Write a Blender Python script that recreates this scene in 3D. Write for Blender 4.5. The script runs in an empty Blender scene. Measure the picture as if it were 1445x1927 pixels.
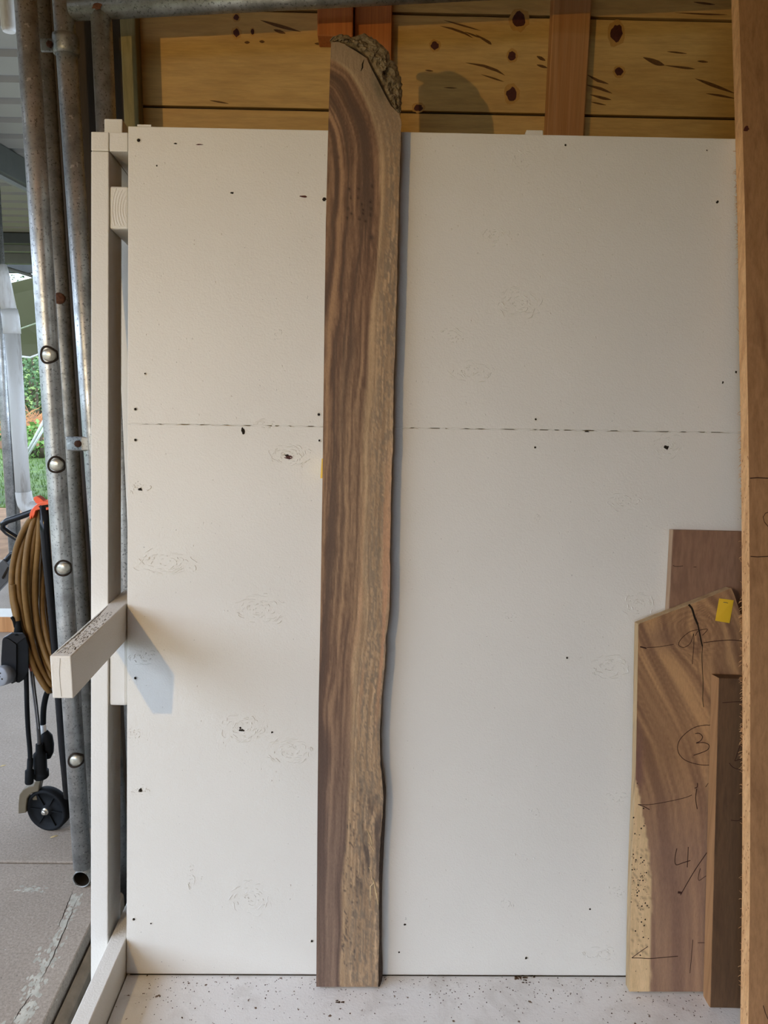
import bpy, math, random
import numpy as np
from mathutils import Vector, Matrix

random.seed(7)
RNG = np.random.RandomState(11)
SC = bpy.context.scene
COL = SC.collection

# ------------------------------------------------------------------ camera
W, H, F = 1445.0, 1927.0, 1450.0
PITCH, YAW, ROLL = math.radians(10.6), math.radians(0.9), 0.016
CAM = Vector((0, 0, 1.42))
fw = Vector((math.sin(YAW) * math.cos(PITCH), math.cos(YAW) * math.cos(PITCH), -math.sin(PITCH)))
r0 = Vector((math.cos(YAW), -math.sin(YAW), 0))
u0 = r0.cross(fw)
RT = r0 * math.cos(ROLL) + u0 * math.sin(ROLL)
UP = u0 * math.cos(ROLL) - r0 * math.sin(ROLL)
cd = bpy.data.cameras.new('camera')
cam = bpy.data.objects.new('camera', cd)
COL.objects.link(cam)
m3 = Matrix((RT, UP, -fw)).transposed()
cam.matrix_world = Matrix.Translation(CAM) @ m3.to_4x4()
cd.sensor_fit = 'VERTICAL'
cd.sensor_height = 24.0
cd.lens = 24.0 * F / H
cd.clip_start = 0.01
SC.camera = cam

# ------------------------------------------------------------------ world, lamp, exposure
wd = bpy.data.worlds.new('overcast_sky')
SC.world = wd
wd.use_nodes = True
bgn = wd.node_tree.nodes['Background']
bgn.inputs[0].default_value = (0.73, 0.885, 1.15, 1)
bgn.inputs[1].default_value = 5.0
ld = bpy.data.lights.new('warm_lamp', 'POINT')
ld.color = (1.0, 0.67, 0.25)
ld.energy = 50
ld.shadow_soft_size = 0.012
lamp = bpy.data.objects.new('warm_lamp', ld)
lamp.location = (-1.14, -0.26, 1.74)
COL.objects.link(lamp)
SC.view_settings.view_transform = 'Standard'
SC.view_settings.look = 'None'
SC.view_settings.gamma = 1
SC.view_settings.use_curve_mapping = False
SC.view_settings.exposure = 0.10

# ------------------------------------------------------------------ measuring helpers
def ray(x, y):
    return fw + RT * ((x - W / 2) / F) - UP * ((y - H / 2) / F)
def on(x, y, p, n):
    r = ray(x, y)
    return CAM + r * ((Vector(p) - CAM).dot(n) / r.dot(n))
def atY(x, y, Y):
    return on(x, y, (0, Y, 0), Vector((0, 1, 0)))
def atZ(x, y, Z):
    return on(x, y, (0, 0, Z), Vector((0, 0, 1)))
def atX(x, y, X):
    return on(x, y, (X, 0, 0), Vector((1, 0, 0)))
# the rack leans back: u along the rack, d behind its face, v up its face
LEAN = math.radians(8.6)
EN = Vector((0, math.cos(LEAN), -math.sin(LEAN)))
EV = Vector((0, math.sin(LEAN), math.cos(LEAN)))
EX = Vector((1, 0, 0))
OR = Vector((0, 1.54, 0.08)) - EV * 0.024
def R(u, d, v):
    return OR + EX * u + EN * d + EV * v
def uv(x, y, d=0.0):
    q = on(x, y, OR + EN * d, EN) - OR
    return q.x, q.dot(EV)
def PX(x, y, d=0.0):
    u, v = uv(x, y, d)
    return R(u, d, v)

# ------------------------------------------------------------------ numpy value noise
_T = RNG.rand(256, 256)
def vn(x, y):
    x = np.asarray(x, float); y = np.asarray(y, float)
    xi = np.floor(x).astype(int); yi = np.floor(y).astype(int)
    fx = x - xi; fy = y - yi
    fx = fx * fx * (3 - 2 * fx); fy = fy * fy * (3 - 2 * fy)
    a = _T[xi % 256, yi % 256]; b = _T[(xi + 1) % 256, yi % 256]
    c = _T[xi % 256, (yi + 1) % 256]; d = _T[(xi + 1) % 256, (yi + 1) % 256]
    return (a * (1 - fx) + b * fx) * (1 - fy) + (c * (1 - fx) + d * fx) * fy
def fbm(x, y, o=4):
    s = 0; a = 0.5
    for i in range(o):
        s = s + a * vn(x * 2 ** i + 17 * i, y * 2 ** i + 31 * i); a *= 0.5
    return s / (1 - 0.5 ** o)
def lin(c):
    c = np.asarray(c, float) / 255.0
    return np.where(c <= 0.04045, c / 12.92, ((c + 0.055) / 1.055) ** 2.4)

def resample(poly, n):
    P = np.array(poly, float); s = np.concatenate([[0], np.cumsum(np.hypot(*np.diff(P, axis=0).T))]); q = np.linspace(0, s[-1], n)
    return np.stack([np.interp(q, s, P[:, 0]), np.interp(q, s, P[:, 1])], 1)

# ------------------------------------------------------------------ mesh helpers
class MB:
    def __init__(self):
        self.v = []; self.f = []; self.s = []
    def add(self, vs, fs, smooth=False):
        b = len(self.v)
        self.v += [Vector(p) for p in vs]
        for f in fs:
            self.f.append([i + b for i in f]); self.s.append(smooth)
        return b
    def hexa(self, p):            # 8 corners: bottom loop then top loop
        self.add(p, [(3, 2, 1, 0), (4, 5, 6, 7), (0, 1, 5, 4), (1, 2, 6, 5), (2, 3, 7, 6), (3, 0, 4, 7)])
    def box(self, x0, x1, y0, y1, z0, z1):
        self.hexa([(x0, y0, z0), (x1, y0, z0), (x1, y1, z0), (x0, y1, z0), (x0, y0, z1), (x1, y0, z1), (x1, y1, z1), (x0, y1, z1)])
    def rbox(self, u0, u1, d0, d1, v0, v1):   # a box in the leaning rack's own frame
        self.hexa([R(u0, d0, v0), R(u1, d0, v0), R(u1, d1, v0), R(u0, d1, v0), R(u0, d0, v1), R(u1, d0, v1), R(u1, d1, v1), R(u0, d1, v1)])
    def prism(self, pts, off):    # polygon extruded by a vector
        n = len(pts); off = Vector(off); pts = [Vector(p) for p in pts]
        self.add(pts + [p + off for p in pts], [list(range(n))[::-1], list(range(n, 2 * n))] + [(i, (i + 1) % n, n + (i + 1) % n, n + i) for i in range(n)])
    def tube(self, path, r, n=16, closed=False, caps=True):
        path = [Vector(p) for p in path]; m = len(path)
        rs = r if isinstance(r, (list, tuple)) else [r] * m
        up = None; vs = []
        for i, p in enumerate(path):
            a = path[(i - 1) % m] if (closed or i > 0) else p
            b = path[(i + 1) % m] if (closed or i < m - 1) else p
            t = (b - a).normalized()
            if up is None:
                up = t.orthogonal().normalized()
            up = (up - t * up.dot(t))
            up = up.normalized() if up.length > 1e-6 else t.orthogonal().normalized()
            w = t.cross(up)
            for k in range(n):
                an = 2 * math.pi * k / n
                vs.append(p + (up * math.cos(an) + w * math.sin(an)) * rs[i])
        fs = []
        for i in range(m if closed else m - 1):
            j = (i + 1) % m
            for k in range(n):
                q = (k + 1) % n
                fs.append((i * n + k, i * n + q, j * n + q, j * n + k))
        b = self.add(vs, fs, True)
        if caps and not closed:
            self.f.append([b + k for k in range(n)][::-1]); self.s.append(False)
            self.f.append([b + (m - 1) * n + k for k in range(n)]); self.s.append(False)
    def lathe(self, o, axis, prof, n=24, caps=True):     # prof: (distance along axis, radius)
        o = Vector(o); axis = Vector(axis).normalized(); a = axis.orthogonal().normalized(); c = axis.cross(a)
        vs = []
        for h, r in prof:
            for k in range(n):
                an = 2 * math.pi * k / n
                vs.append(o + axis * h + (a * math.cos(an) + c * math.sin(an)) * r)
        fs = []
        for i in range(len(prof) - 1):
            for k in range(n):
                q = (k + 1) % n
                fs.append((i * n + k, i * n + q, (i + 1) * n + q, (i + 1) * n + k))
        b = self.add(vs, fs, True)
        if caps:
            self.f.append([b + k for k in range(n)][::-1]); self.s.append(False)
            L = (len(prof) - 1) * n
            self.f.append([b + L + k for k in range(n)]); self.s.append(False)
    def ribbon(self, pts, w, n, taper=False, h=0.0004):   # a thin raised strip lying on a face with normal n
        pts = [Vector(p) for p in pts]; n = Vector(n).normalized(); m = len(pts); vs = []
        for i, p in enumerate(pts):
            t = (pts[min(i + 1, m - 1)] - pts[max(i - 1, 0)]).normalized()
            s = t.cross(n).normalized()
            k = 1.0
            if taper:
                k = max(0.05, math.sin(math.pi * (i + 0.3) / (m - 0.4)))
            vs += [p - s * w * k / 2, p + n * h, p + s * w * k / 2]
        fs = []
        for i in range(m - 1):
            a = 3 * i
            fs += [(a, a + 1, a + 4, a + 3), (a + 1, a + 2, a + 5, a + 4)]
        self.add(vs, fs, True)
    def blob(self, c, rx, ry, ax, ay, n, seg=14, h=0.0005, j=0.15):   # irregular low dome
        c = Vector(c); n = Vector(n); vs = [c + n * h]
        for k in range(seg):
            an = 2 * math.pi * k / seg; q = 1 + random.uniform(-j, j)
            vs.append(c + Vector(ax) * rx * q * math.cos(an) + Vector(ay) * ry * q * math.sin(an))
        self.add(vs, [(0, 1 + k, 1 + (k + 1) % seg) for k in range(seg)], True)

def mesh_of(mb, name, base):
    me = bpy.data.meshes.new(name)
    me.from_pydata([tuple(p - base) for p in mb.v], [], mb.f)
    me.polygons.foreach_set('use_smooth', mb.s)
    me.update()
    return me
def wloc(o):
    p = Vector((0, 0, 0))
    while o:
        p = p + o.location; o = o.parent
    return p
def obj(name, mb, mat, parent=None, at=None, bevel=0, kind=None, label=None):
    base = Vector(at) if at is not None else (wloc(parent) if parent else Vector((0, 0, 0)))
    me = mesh_of(mb, name, base)
    o = bpy.data.objects.new(name, me)
    COL.objects.link(o)
    if parent:
        o.parent = parent; o.location = base - wloc(parent)
    else:
        o.location = base
    if mat: me.materials.append(mat)
    if bevel:
        b = o.modifiers.new('bevel', 'BEVEL'); b.width = bevel; b.segments = 2; b.limit_method = 'ANGLE'; b.angle_limit = 0.7
    if kind: o['kind'] = kind
    if label: o['label'] = label
    return o
def thing(name, label, cat, at, group=None, kind=None):
    o = bpy.data.objects.new(name, None); COL.objects.link(o)
    o.location = at; o.empty_display_size = 0.05
    if label: o['label'] = label
    if cat: o['category'] = cat
    if group: o['group'] = group
    if kind: o['kind'] = kind
    return o
def tag(o, label, cat, group=None):
    o['label'] = label; o['category'] = cat
    if group: o['group'] = group
    return o

# ------------------------------------------------------------------ materials
def newmat(name):
    m = bpy.data.materials.new(name); m.use_nodes = True
    nt = m.node_tree
    return m, nt, nt.nodes['Principled BSDF']
def nd(nt, typ, **kw):
    n = nt.nodes.new(typ)
    for k, v in kw.items():
        if k.startswith('i_'):
            n.inputs[k[2:].replace('_', ' ')].default_value = v
        else:
            setattr(n, k, v)
    return n
def coords(nt, scale=(1, 1, 1), rot=(0, 0, 0)):
    tc = nd(nt, 'ShaderNodeTexCoord'); mp = nd(nt, 'ShaderNodeMapping')
    mp.inputs['Scale'].default_value = scale; mp.inputs['Rotation'].default_value = rot
    nt.links.new(tc.outputs['Object'], mp.inputs['Vector'])
    return mp.outputs['Vector']
def noise(nt, vec, scale, detail=4, rough=0.55, dist=0.0):
    n = nd(nt, 'ShaderNodeTexNoise'); n.inputs['Scale'].default_value = scale; n.inputs['Detail'].default_value = detail
    n.inputs['Roughness'].default_value = rough; n.inputs['Distortion'].default_value = dist
    nt.links.new(vec, n.inputs['Vector'])
    return n.outputs['Fac']
def ramp(nt, fac, stops):
    r = nd(nt, 'ShaderNodeValToRGB'); e = r.color_ramp.elements
    while len(e) < len(stops): e.new(0.5)
    for i, (p, c) in enumerate(stops):
        e[i].position = p; e[i].color = (c, c, c, 1) if isinstance(c, (int, float)) else (c[0], c[1], c[2], 1)
    nt.links.new(fac, r.inputs['Fac'])
    return r.outputs['Color']
def mix(nt, a, b, fac, mode='MIX'):
    m = nd(nt, 'ShaderNodeMix', data_type='RGBA', blend_type=mode)
    for s, v in ((m.inputs[6], a), (m.inputs[7], b), (m.inputs[0], fac)):
        if hasattr(v, 'links'): nt.links.new(v, s)
        elif isinstance(v, (int, float)): s.default_value = v if s.type == 'VALUE' else (v, v, v, 1)
        else: s.default_value = (v[0], v[1], v[2], 1)
    return m.outputs[2]
def bump(nt, bs, h, strength, dist=0.002):
    b = nd(nt, 'ShaderNodeBump'); b.inputs['Strength'].default_value = strength; b.inputs['Distance'].default_value = dist
    nt.links.new(h, b.inputs['Height']); nt.links.new(b.outputs['Normal'], bs.inputs['Normal'])
def s255(r, g, b):
    return tuple(lin((r, g, b)))

def plain(name, col, rough=0.5, metal=0.0, var=0.12, scale=30, bmp=0.05):
    m, nt, bs = newmat(name)
    v = coords(nt); n = noise(nt, v, scale, 4)
    c = ramp(nt, n, [(0.25, tuple(x * (1 - var) for x in col)), (0.75, tuple(min(1, x * (1 + var)) for x in col))])
    nt.links.new(c, bs.inputs['Base Color'])
    bs.inputs['Roughness'].default_value = rough; bs.inputs['Metallic'].default_value = metal
    bs.inputs['Specular IOR Level'].default_value = (0.08 if rough > 0.45 else 0.25) if max(col) < 0.05 else (0.28 if rough > 0.45 else 0.5)
    if bmp: bump(nt, bs, n, bmp)
    return m

def paint(name, col, dirt=0.0, grain=(1, 1, 1)):
    m, nt, bs = newmat(name)
    v = coords(nt)
    n = noise(nt, v, 3.0, 5)
    c = ramp(nt, n, [(0.3, tuple(x * 0.965 for x in col)), (0.7, tuple(min(1, x * 1.02) for x in col))])
    sp = ramp(nt, noise(nt, v, 85, 3, 0.6), [(0.235, 1), (0.25, 0)])
    c = mix(nt, c, tuple(x * 0.45 for x in col), sp)
    if dirt:
        d1 = ramp(nt, noise(nt, v, 9, 6, 0.65, 0.6), [(0.50, 0), (0.72, dirt)])
        c = mix(nt, c, (0.40, 0.36, 0.31), d1)
        d2 = ramp(nt, noise(nt, v, 60, 4, 0.6), [(0.66, 0), (0.70, 1)])
        c = mix(nt, c, (0.13, 0.08, 0.045), d2)
    nt.links.new(c, bs.inputs['Base Color'])
    bs.inputs['Roughness'].default_value = 0.5
    bs.inputs['Specular IOR Level'].default_value = 0.35
    h = mix(nt, noise(nt, v, 260, 3), noise(nt, coords(nt, grain), 38, 6, 0.62), 0.5)
    bump(nt, bs, h, 0.55, 0.0022)
    return m

def wood(name, c0, c1, scale, fine=None, rough=0.6, bmp=0.25, dist=0.6, c2=None):
    m, nt, bs = newmat(name)
    v = coords(nt, scale)
    n = noise(nt, v, 1.0, 6, 0.6, dist)
    st = [(0.30, c0), (0.62, c1)] if c2 is None else [(0.28, c0), (0.5, c1), (0.70, c2)]
    c = ramp(nt, n, st)
    f = fine or tuple(s * 5 for s in scale)
    n2 = noise(nt, coords(nt, f), 1.0, 4, 0.7)
    c = mix(nt, c, ramp(nt, n2, [(0.3, 0.72), (0.6, 1.0)]), 0.8, 'MULTIPLY')
    nt.links.new(c, bs.inputs['Base Color'])
    bs.inputs['Roughness'].default_value = rough
    bs.inputs['Specular IOR Level'].default_value = 0.3
    bump(nt, bs, n2, bmp, 0.0012)
    return m

def vcol(name, rough=0.62, fine=(900, 900, 28), bmp=0.25, amt=0.8):
    m, nt, bs = newmat(name)
    a = nd(nt, 'ShaderNodeAttribute', attribute_name='wood')
    n2 = noise(nt, coords(nt, fine), 1.0, 5, 0.7, 0.4)
    c = mix(nt, a.outputs['Color'], ramp(nt, n2, [(0.25, 0.62), (0.55, 1.0), (0.75, 1.22)]), amt, 'MULTIPLY')
    nt.links.new(c, bs.inputs['Base Color'])
    bs.inputs['Roughness'].default_value = rough
    bs.inputs['Specular IOR Level'].default_value = 0.3
    bump(nt, bs, n2, bmp, 0.001)
    return m

def galv(name, col=(0.46, 0.465, 0.45), rough=0.36):
    m, nt, bs = newmat(name)
    v = coords(nt)
    n = noise(nt, v, 16, 6, 0.65)
    c = ramp(nt, n, [(0.33, tuple(x * 0.62 for x in col)), (0.52, col), (0.7, tuple(x * 1.35 for x in col))])
    d = ramp(nt, noise(nt, v, 170, 3, 0.6), [(0.36, 1), (0.42, 0)])
    c = mix(nt, c, tuple(x * 0.45 for x in col), d)
    l = ramp(nt, noise(nt, v, 70, 2, 0.5), [(0.70, 0), (0.74, 0.7)])
    c = mix(nt, c, tuple(min(1, x * 1.7) for x in col), l)
    nt.links.new(c, bs.inputs['Base Color'])
    bs.inputs['Metallic'].default_value = 0.8
    rr = ramp(nt, n, [(0.3, rough + 0.18), (0.7, rough - 0.06)])
    nt.links.new(rr, bs.inputs['Roughness'])
    bump(nt, bs, noise(nt, v, 120, 4), 0.15, 0.001)
    return m

M_PAINT = paint('white_paint', (0.72, 0.69, 0.615))
M_PAINT2 = paint('white_paint_timber', (0.72, 0.695, 0.63), grain=(1, 1, 0.15))
M_LEDGE = paint('white_paint_dirty', (0.76, 0.75, 0.72), dirt=0.4)
M_WORN = paint('white_paint_worn', (0.62, 0.60, 0.55), dirt=0.9)
M_PLANK = wood('knotty_ply', s255(188, 146, 84), s255(208, 168, 102), (2.2, 9, 9), fine=(9, 90, 90), rough=0.55, bmp=0.06)
M_KNOT = plain('dark_knot', s255(74, 34, 26), 0.6, var=0.3, scale=120)
M_HALO = plain('knot_halo', s255(180, 136, 74), 0.6, var=0.15, scale=60)
M_STREAK = plain('dark_streak', s255(98, 66, 34), 0.7, var=0.3, scale=120)
M_STUD = wood('red_stud', s255(164, 110, 64), s255(190, 138, 88), (38, 38, 1.4), fine=(150, 150, 3), bmp=0.1)
M_STUD2 = wood('orange_stud', s255(168, 96, 46), s255(186, 112, 56), (46, 46, 2.0), fine=(190, 190, 4), bmp=0.1)
M_MOSS = wood('greyed_stud', s255(116, 108, 72), s255(146, 134, 92), (20, 20, 3), bmp=0.15)
M_DARKW = wood('dark_timber_and_shade', s255(42, 32, 22), s255(60, 46, 30), (20, 20, 3), bmp=0.15)
M_BOARD = vcol('live_edge_face')
M_BARK = plain('bark', s255(122, 106, 80), 0.9, var=0.55, scale=130, bmp=0.6)
M_BARKD = plain('dark_bark_edge', s255(66, 52, 42), 0.85, var=0.5, scale=110, bmp=0.6)
M_SIDE = wood('sawn_side', s255(84, 62, 46), s255(112, 86, 62), (60, 60, 3), bmp=0.2)
M_PENT = vcol('brown_board_face', fine=(500, 500, 26), amt=0.55)
M_PALE = wood('pale_edge', s255(156, 128, 92), s255(190, 164, 124), (70, 70, 5), bmp=0.3)
M_PURP = wood('purple_board_face', s255(118, 86, 68), s255(142, 108, 84), (26, 26, 0.9), fine=(140, 140, 6), bmp=0.1, c2=s255(130, 96, 76))
M_PURPE = wood('purple_board_edge', s255(150, 122, 98), s255(176, 148, 120), (70, 70, 3), bmp=0.2)
M_SMALL = wood('dark_board_face', s255(70, 50, 34), s255(100, 74, 50), (26, 26, 1.6), fine=(160, 160, 5), bmp=0.12, c2=s255(86, 62, 42))
M_SMALLE = wood('dark_board_edge', s255(142, 104, 68), s255(168, 126, 86), (60, 60, 2), bmp=0.2)
M_TALL = wood('rough_sawn_face', s255(142, 102, 66), s255(172, 128, 86), (24, 24, 1.3), fine=(140, 140, 16), bmp=0.35, c2=s255(156, 114, 74))
M_TALLE = wood('rough_sawn_edge', s255(196, 146, 96), s255(226, 180, 128), (60, 60, 12), fine=(220, 220, 90), bmp=0.5)
M_GALV = galv('galvanised_steel')
M_GALVD = galv('galvanised_steel_dull', (0.30, 0.30, 0.28), 0.46)
M_RUST = plain('rust_weld', s255(84, 52, 34), 0.8, var=0.5, scale=140, bmp=0.4)
M_WELD = plain('dark_weld', s255(56, 48, 42), 0.6, 0.3, var=0.4, scale=200, bmp=0.4)
M_SHINE = plain('rung_steel', (0.52, 0.50, 0.42), 0.35, 0.6, var=0.3, scale=90, bmp=0.2)
M_BLACK = plain('black_plastic', (0.010, 0.011, 0.012), 0.6, var=0.2)
M_BLACKT = plain('black_enamel', (0.012, 0.013, 0.015), 0.18, var=0.1, bmp=0)
M_RUBBER = plain('black_rubber', (0.010, 0.011, 0.012), 0.6, var=0.25)
M_GREYP = plain('grey_plastic', (0.24, 0.25, 0.27), 0.5)
M_GREYD = plain('dark_grey_plastic', (0.07, 0.07, 0.07), 0.5)
M_CORD = plain('brown_cord', s255(118, 88, 46), 0.5, var=0.18, scale=40)
M_ORANGE = plain('orange_plastic', (0.80, 0.105, 0.025), 0.35, var=0.06)
M_OLIVE = plain('olive_plastic', s255(98, 88, 70), 0.5)
def pvcmat():
    m, nt, bs = newmat('pvc'); v = coords(nt)
    g = ramp(nt, noise(nt, coords(nt, (14, 14, 2.6)), 1.0, 5, 0.65), [(0.52, 0), (0.70, 0.75)])
    c = mix(nt, (0.50, 0.485, 0.45), (0.22, 0.17, 0.12), g)
    nt.links.new(c, bs.inputs['Base Color']); bs.inputs['Roughness'].default_value = 0.45
    return m
M_PVC = pvcmat()
M_WHITE = plain('white_sleeve', (0.75, 0.74, 0.70), 0.5)
M_YEL = plain('yellow_tag', (0.80, 0.50, 0.03), 0.4, var=0.06, scale=20)
M_STEEL = plain('bolt_steel', (0.55, 0.52, 0.45), 0.3, 0.8)
M_PENCIL = plain('pencil', s255(58, 38, 32), 0.7, var=0.2)
M_HOLE = plain('dark_hole', (0.02, 0.015, 0.01), 0.9)
M_RED = plain('red_plastic', (0.55, 0.12, 0.07), 0.4)

# ==================================================================== THE SETTING
GZ = -0.16
def concrete():
    m, nt, bs = newmat('concrete'); v = coords(nt)
    n = noise(nt, v, 1.6, 6, 0.6); n2 = noise(nt, v, 150, 6, 0.8)
    c = ramp(nt, n, [(0.3, s255(150, 137, 122)), (0.7, s255(172, 158, 142))])
    c = mix(nt, c, ramp(nt, n2, [(0.32, 0.55), (0.62, 1.12)]), 0.9, 'MULTIPLY')
    c = mix(nt, c, (0.05, 0.045, 0.04), ramp(nt, noise(nt, v, 95, 2), [(0.735, 0), (0.76, 1)]))
    c = mix(nt, c, (0.62, 0.58, 0.52), ramp(nt, noise(nt, v, 60, 2, 0.4), [(0.755, 0), (0.77, 0.8)]))
    nt.links.new(c, bs.inputs['Base Color']); bs.inputs['Roughness'].default_value = 0.85
    bump(nt, bs, n2, 0.7, 0.003)
    return m
M_CONC = concrete()
M_CONC2 = plain('weathered_kerb', s255(134, 122, 106), 0.9, var=0.35, scale=18, bmp=0.5)
M_STAIN = plain('whitish_stain', s255(178, 174, 160), 0.9, var=0.3, scale=40, bmp=0.4)
M_DIRT = plain('dark_ground', s255(46, 41, 36), 0.95, var=0.4, scale=12, bmp=0.5)
e0 = atZ(171, 1739, 0); e1 = atZ(84, 1921, 0)
dr = (e1 - e0).normalized()
ea = e0 - dr * 0.35                                    # far end of the slab edge near the wall
eb = e0 + dr * 4.0
JY = atZ(60, 1623, 0).y
fl = thing('floor', 'brown-grey concrete slab floor with a joint and worn edge', None, (-1.5, 2.0, 0), kind='structure')
jx = ea.x + (JY - ea.y) * (dr.x / dr.y)
def ex_at(y): return e0.x + (y - e0.y) * dr.x / dr.y
b = MB(); b.prism([(-7, -4.2, 0), (-7, JY - .004, 0), (ex_at(JY), JY - .004, 0), (ex_at(-4.2), -4.2, 0)], (0, 0, -0.10)); obj('slab', b, M_CONC, fl, bevel=0.004)
b = MB(); b.prism([(-7, JY + .004, 0), (-7, 5.5, 0), (-0.62, 5.5, 0), (-0.62, 2.32, 0), (ex_at(JY), JY + .004, 0)], (0, 0, -0.10)); obj('slab', b, M_CONC, fl, bevel=0.004)
# worn kerb timber-like strip along the slab edge and the lower kerb
b = MB()
b.prism([(ex_at(-4.2) + .006, -4.2, -.03), (ex_at(1.95) + .006, 1.95, -.03), (ex_at(1.95) + .03, 1.95, -.05), (ex_at(-4.2) + .03, -4.2, -.05)], (0, 0, -0.11))
obj('kerb', b, M_CONC2, fl, bevel=0.008)
b = MB()
b.prism([(ex_at(-4.0) + .034, -4.0, -.095), (ex_at(1.95) + .034, 1.95, -.095), (ex_at(1.95) + .060, 1.95, -.10), (ex_at(-4.0) + .060, -4.0, -.10)], (0, 0, -0.055))
obj('lower_kerb', b, plain('grey_kerb', s255(120, 120, 112), .85, var=.35, scale=25, bmp=.5), fl, bevel=.012)
# whitish worn stain that runs beside the edge
b = MB()
sp_ = [(148, 1682), (132, 1715), (112, 1760), (90, 1805), (70, 1850), (52, 1895), (36, 1935)]
for k in range(420):
    t = random.random() * 6; i = min(int(t), 5); f = t - i; sd = random.gauss(0, 6 if t < 2 else 11)
    x = sp_[i][0] + (sp_[i + 1][0] - sp_[i][0]) * f + sd; y = sp_[i][1] + (sp_[i + 1][1] - sp_[i][1]) * f
    if random.random() < .5 * (1 + math.sin(t * 5)) + .25:
        r_ = random.uniform(.001, .005); b.blob(atZ(x, y, .0002), r_, r_ * 1.8, EX, Vector((0, 1, 0)), (0, 0, 1), 7, .0002, .4)
for k in range(50):
    r_ = random.uniform(.001, .004); b.blob(atZ(random.gauss(56, 12), random.gauss(1674, 3), .0002), r_ * 1.5, r_, EX, Vector((0, 1, 0)), (0, 0, 1), 7, .0002, .4)
obj('stain', b, M_STAIN, fl, kind='stuff')
b = MB()
for pts in ([(146, 1690), (128, 1735), (104, 1790), (92, 1815), (74, 1850)], [(60, 1870), (35, 1905), (22, 1927)], [(138, 1672), (132, 1690), (118, 1725), (108, 1748)]):
    P = resample(pts, 24)
    b.ribbon([atZ(x + random.uniform(-1.2, 1.2), y, 0.0004) for x, y in P], 0.0022, (0, 0, 1), True)
obj('crack', b, M_HOLE, fl, kind='stuff')
# small wood chips on the slab
mchip = plain('chip', s255(190, 168, 120), 0.7)
b = MB(); b.box(-7, 4, -4.5, 2.6, GZ - .1, GZ)
o = obj('ground_floor', b, M_DIRT); o['kind'] = 'structure'; o['label'] = 'dark lower ground beside the slab under the rack'

# the shed's back wall: planks, studs
WY = 2.27
WX0 = atY(262, 150, WY).x
wb = thing('wall_back', 'knotty pine plank wall behind the white rack', None, (0.8, WY, GZ), kind='structure')
pz = [atY(1200, y, WY).z for y in (35.5, 219.5)]
PH = pz[0] - pz[1]
z = pz[1] - PH * 7
pl = []
for i in range(10):
    z0 = z + i * PH + 0.0035; z1 = z + (i + 1) * PH - 0.0035
    if z0 < GZ: z0 = GZ
    if z1 < z0: continue
    z1 = min(z1, 2.62)
    b = MB(); b.box(WX0, 2.35, WY, WY + .018, z0, z1)
    pl.append((z0, z1, obj('plank', b, M_PLANK, wb, at=(0.7 + 0.37 * (i % 3), WY, z0), bevel=0.0015)))
b = MB(); b.box(WX0, 2.35, WY + .02, WY + .06, GZ, 2.62); obj('backing', b, M_DARKW, wb)
def plank_at(p):
    for z0, z1, o in pl:
        if z0 - .004 <= p.z <= z1 + .004: return o
    return pl[-1][2]
NW = Vector((0, -1, 0))
for (x, y, rx, ry) in ((977, 37, 12, 13), (818, 86, 7, 7), (963, 105, 7, 8), (963, 178, 10, 12), (1160, 63, 11, 15), (1165, 135, 8, 7), (445, 33, 5, 5), (445, 62, 6, 7), (787, 203, 8, 6), (475, 60, 3, 5)):
    p = atY(x, y, WY); par = plank_at(p); s = 1 / 690.0
    b = MB(); b.blob(p + NW * .0004, rx * 1.55 * s, ry * 1.55 * s, EX, Vector((0, 0, 1)), NW, 18, .0002, .12); obj('knot_halo', b, M_HALO, par)
    b = MB(); b.blob(p + NW * .0008, rx * s, ry * s, EX, Vector((0, 0, 1)), NW, 16, .0006); obj('knot', b, M_KNOT, par)
for pts, w in (([(828, 49), (850, 54), (875, 63), (890, 72)], 4), ([(835, 38), (870, 48), (905, 58)], 3), ([(895, 65), (920, 80), (925, 84)], 5), ([(876, 118), (910, 124), (935, 133), (950, 142)], 5), ([(905, 140), (930, 148), (948, 154)], 3), ([(875, 60), (905, 72)], 3),
              ([(1210, 108), (1235, 118), (1250, 123)], 9), ([(1250, 123), (1290, 128), (1308, 130)], 4), ([(1308, 148), (1340, 160), (1383, 176)], 6), ([(1328, 176), (1355, 180), (1385, 186)], 4), ([(1105, 141), (1125, 152), (1145, 158)], 5), ([(1104, 160), (1130, 167), (1152, 176)], 5), ([(1110, 178), (1135, 185), (1150, 188)], 5), ([(1112, 192), (1140, 198)], 3), ([(1255, 97), (1292, 101)], 3), ([(1312, 115), (1332, 117)], 4),
              ([(490, 38), (515, 46), (540, 53), (566, 60)], 6), ([(515, 56), (537, 63)], 6), ([(1010, 106), (1026, 114)], 6), ([(1010, 122), (1030, 128)], 5), ([(1305, 4), (1345, 9)], 4), ([(1270, 24), (1330, 27), (1368, 28)], 3), ([(395, 189), (430, 195)], 3), ([(460, 80), (470, 80)], 5), ([(488, 78), (498, 79)], 5), ([(592, 82), (604, 83)], 4), ([(800, 132), (815, 134)], 3), ([(835, 165), (860, 166)], 2)):
    P = [atY(x, y, WY) + NW * .0005 for x, y in pts]
    Q = []
    for a, c in zip(P[:-1], P[1:]):
        Q += [a.lerp(c, t / 4) for t in range(4)]
    Q.append(P[-1])
    b = MB(); b.ribbon(Q, w / 690.0, NW, True, .0003); obj('grain_streak', b, M_STREAK, plank_at(P[0]))
def stud(px0, px1, py, depth, mat, z0=GZ, z1=2.62, fy=None):
    y = WY - depth if fy is None else fy
    x0 = atY(px0, py, y).x; x1 = atY(px1, py, y).x
    b = MB(); b.box(x0, x1, y, WY, z0, z1)
    return obj('stud', b, mat, wb, at=((x0 + x1) / 2, WY, 0), bevel=0.003)
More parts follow.
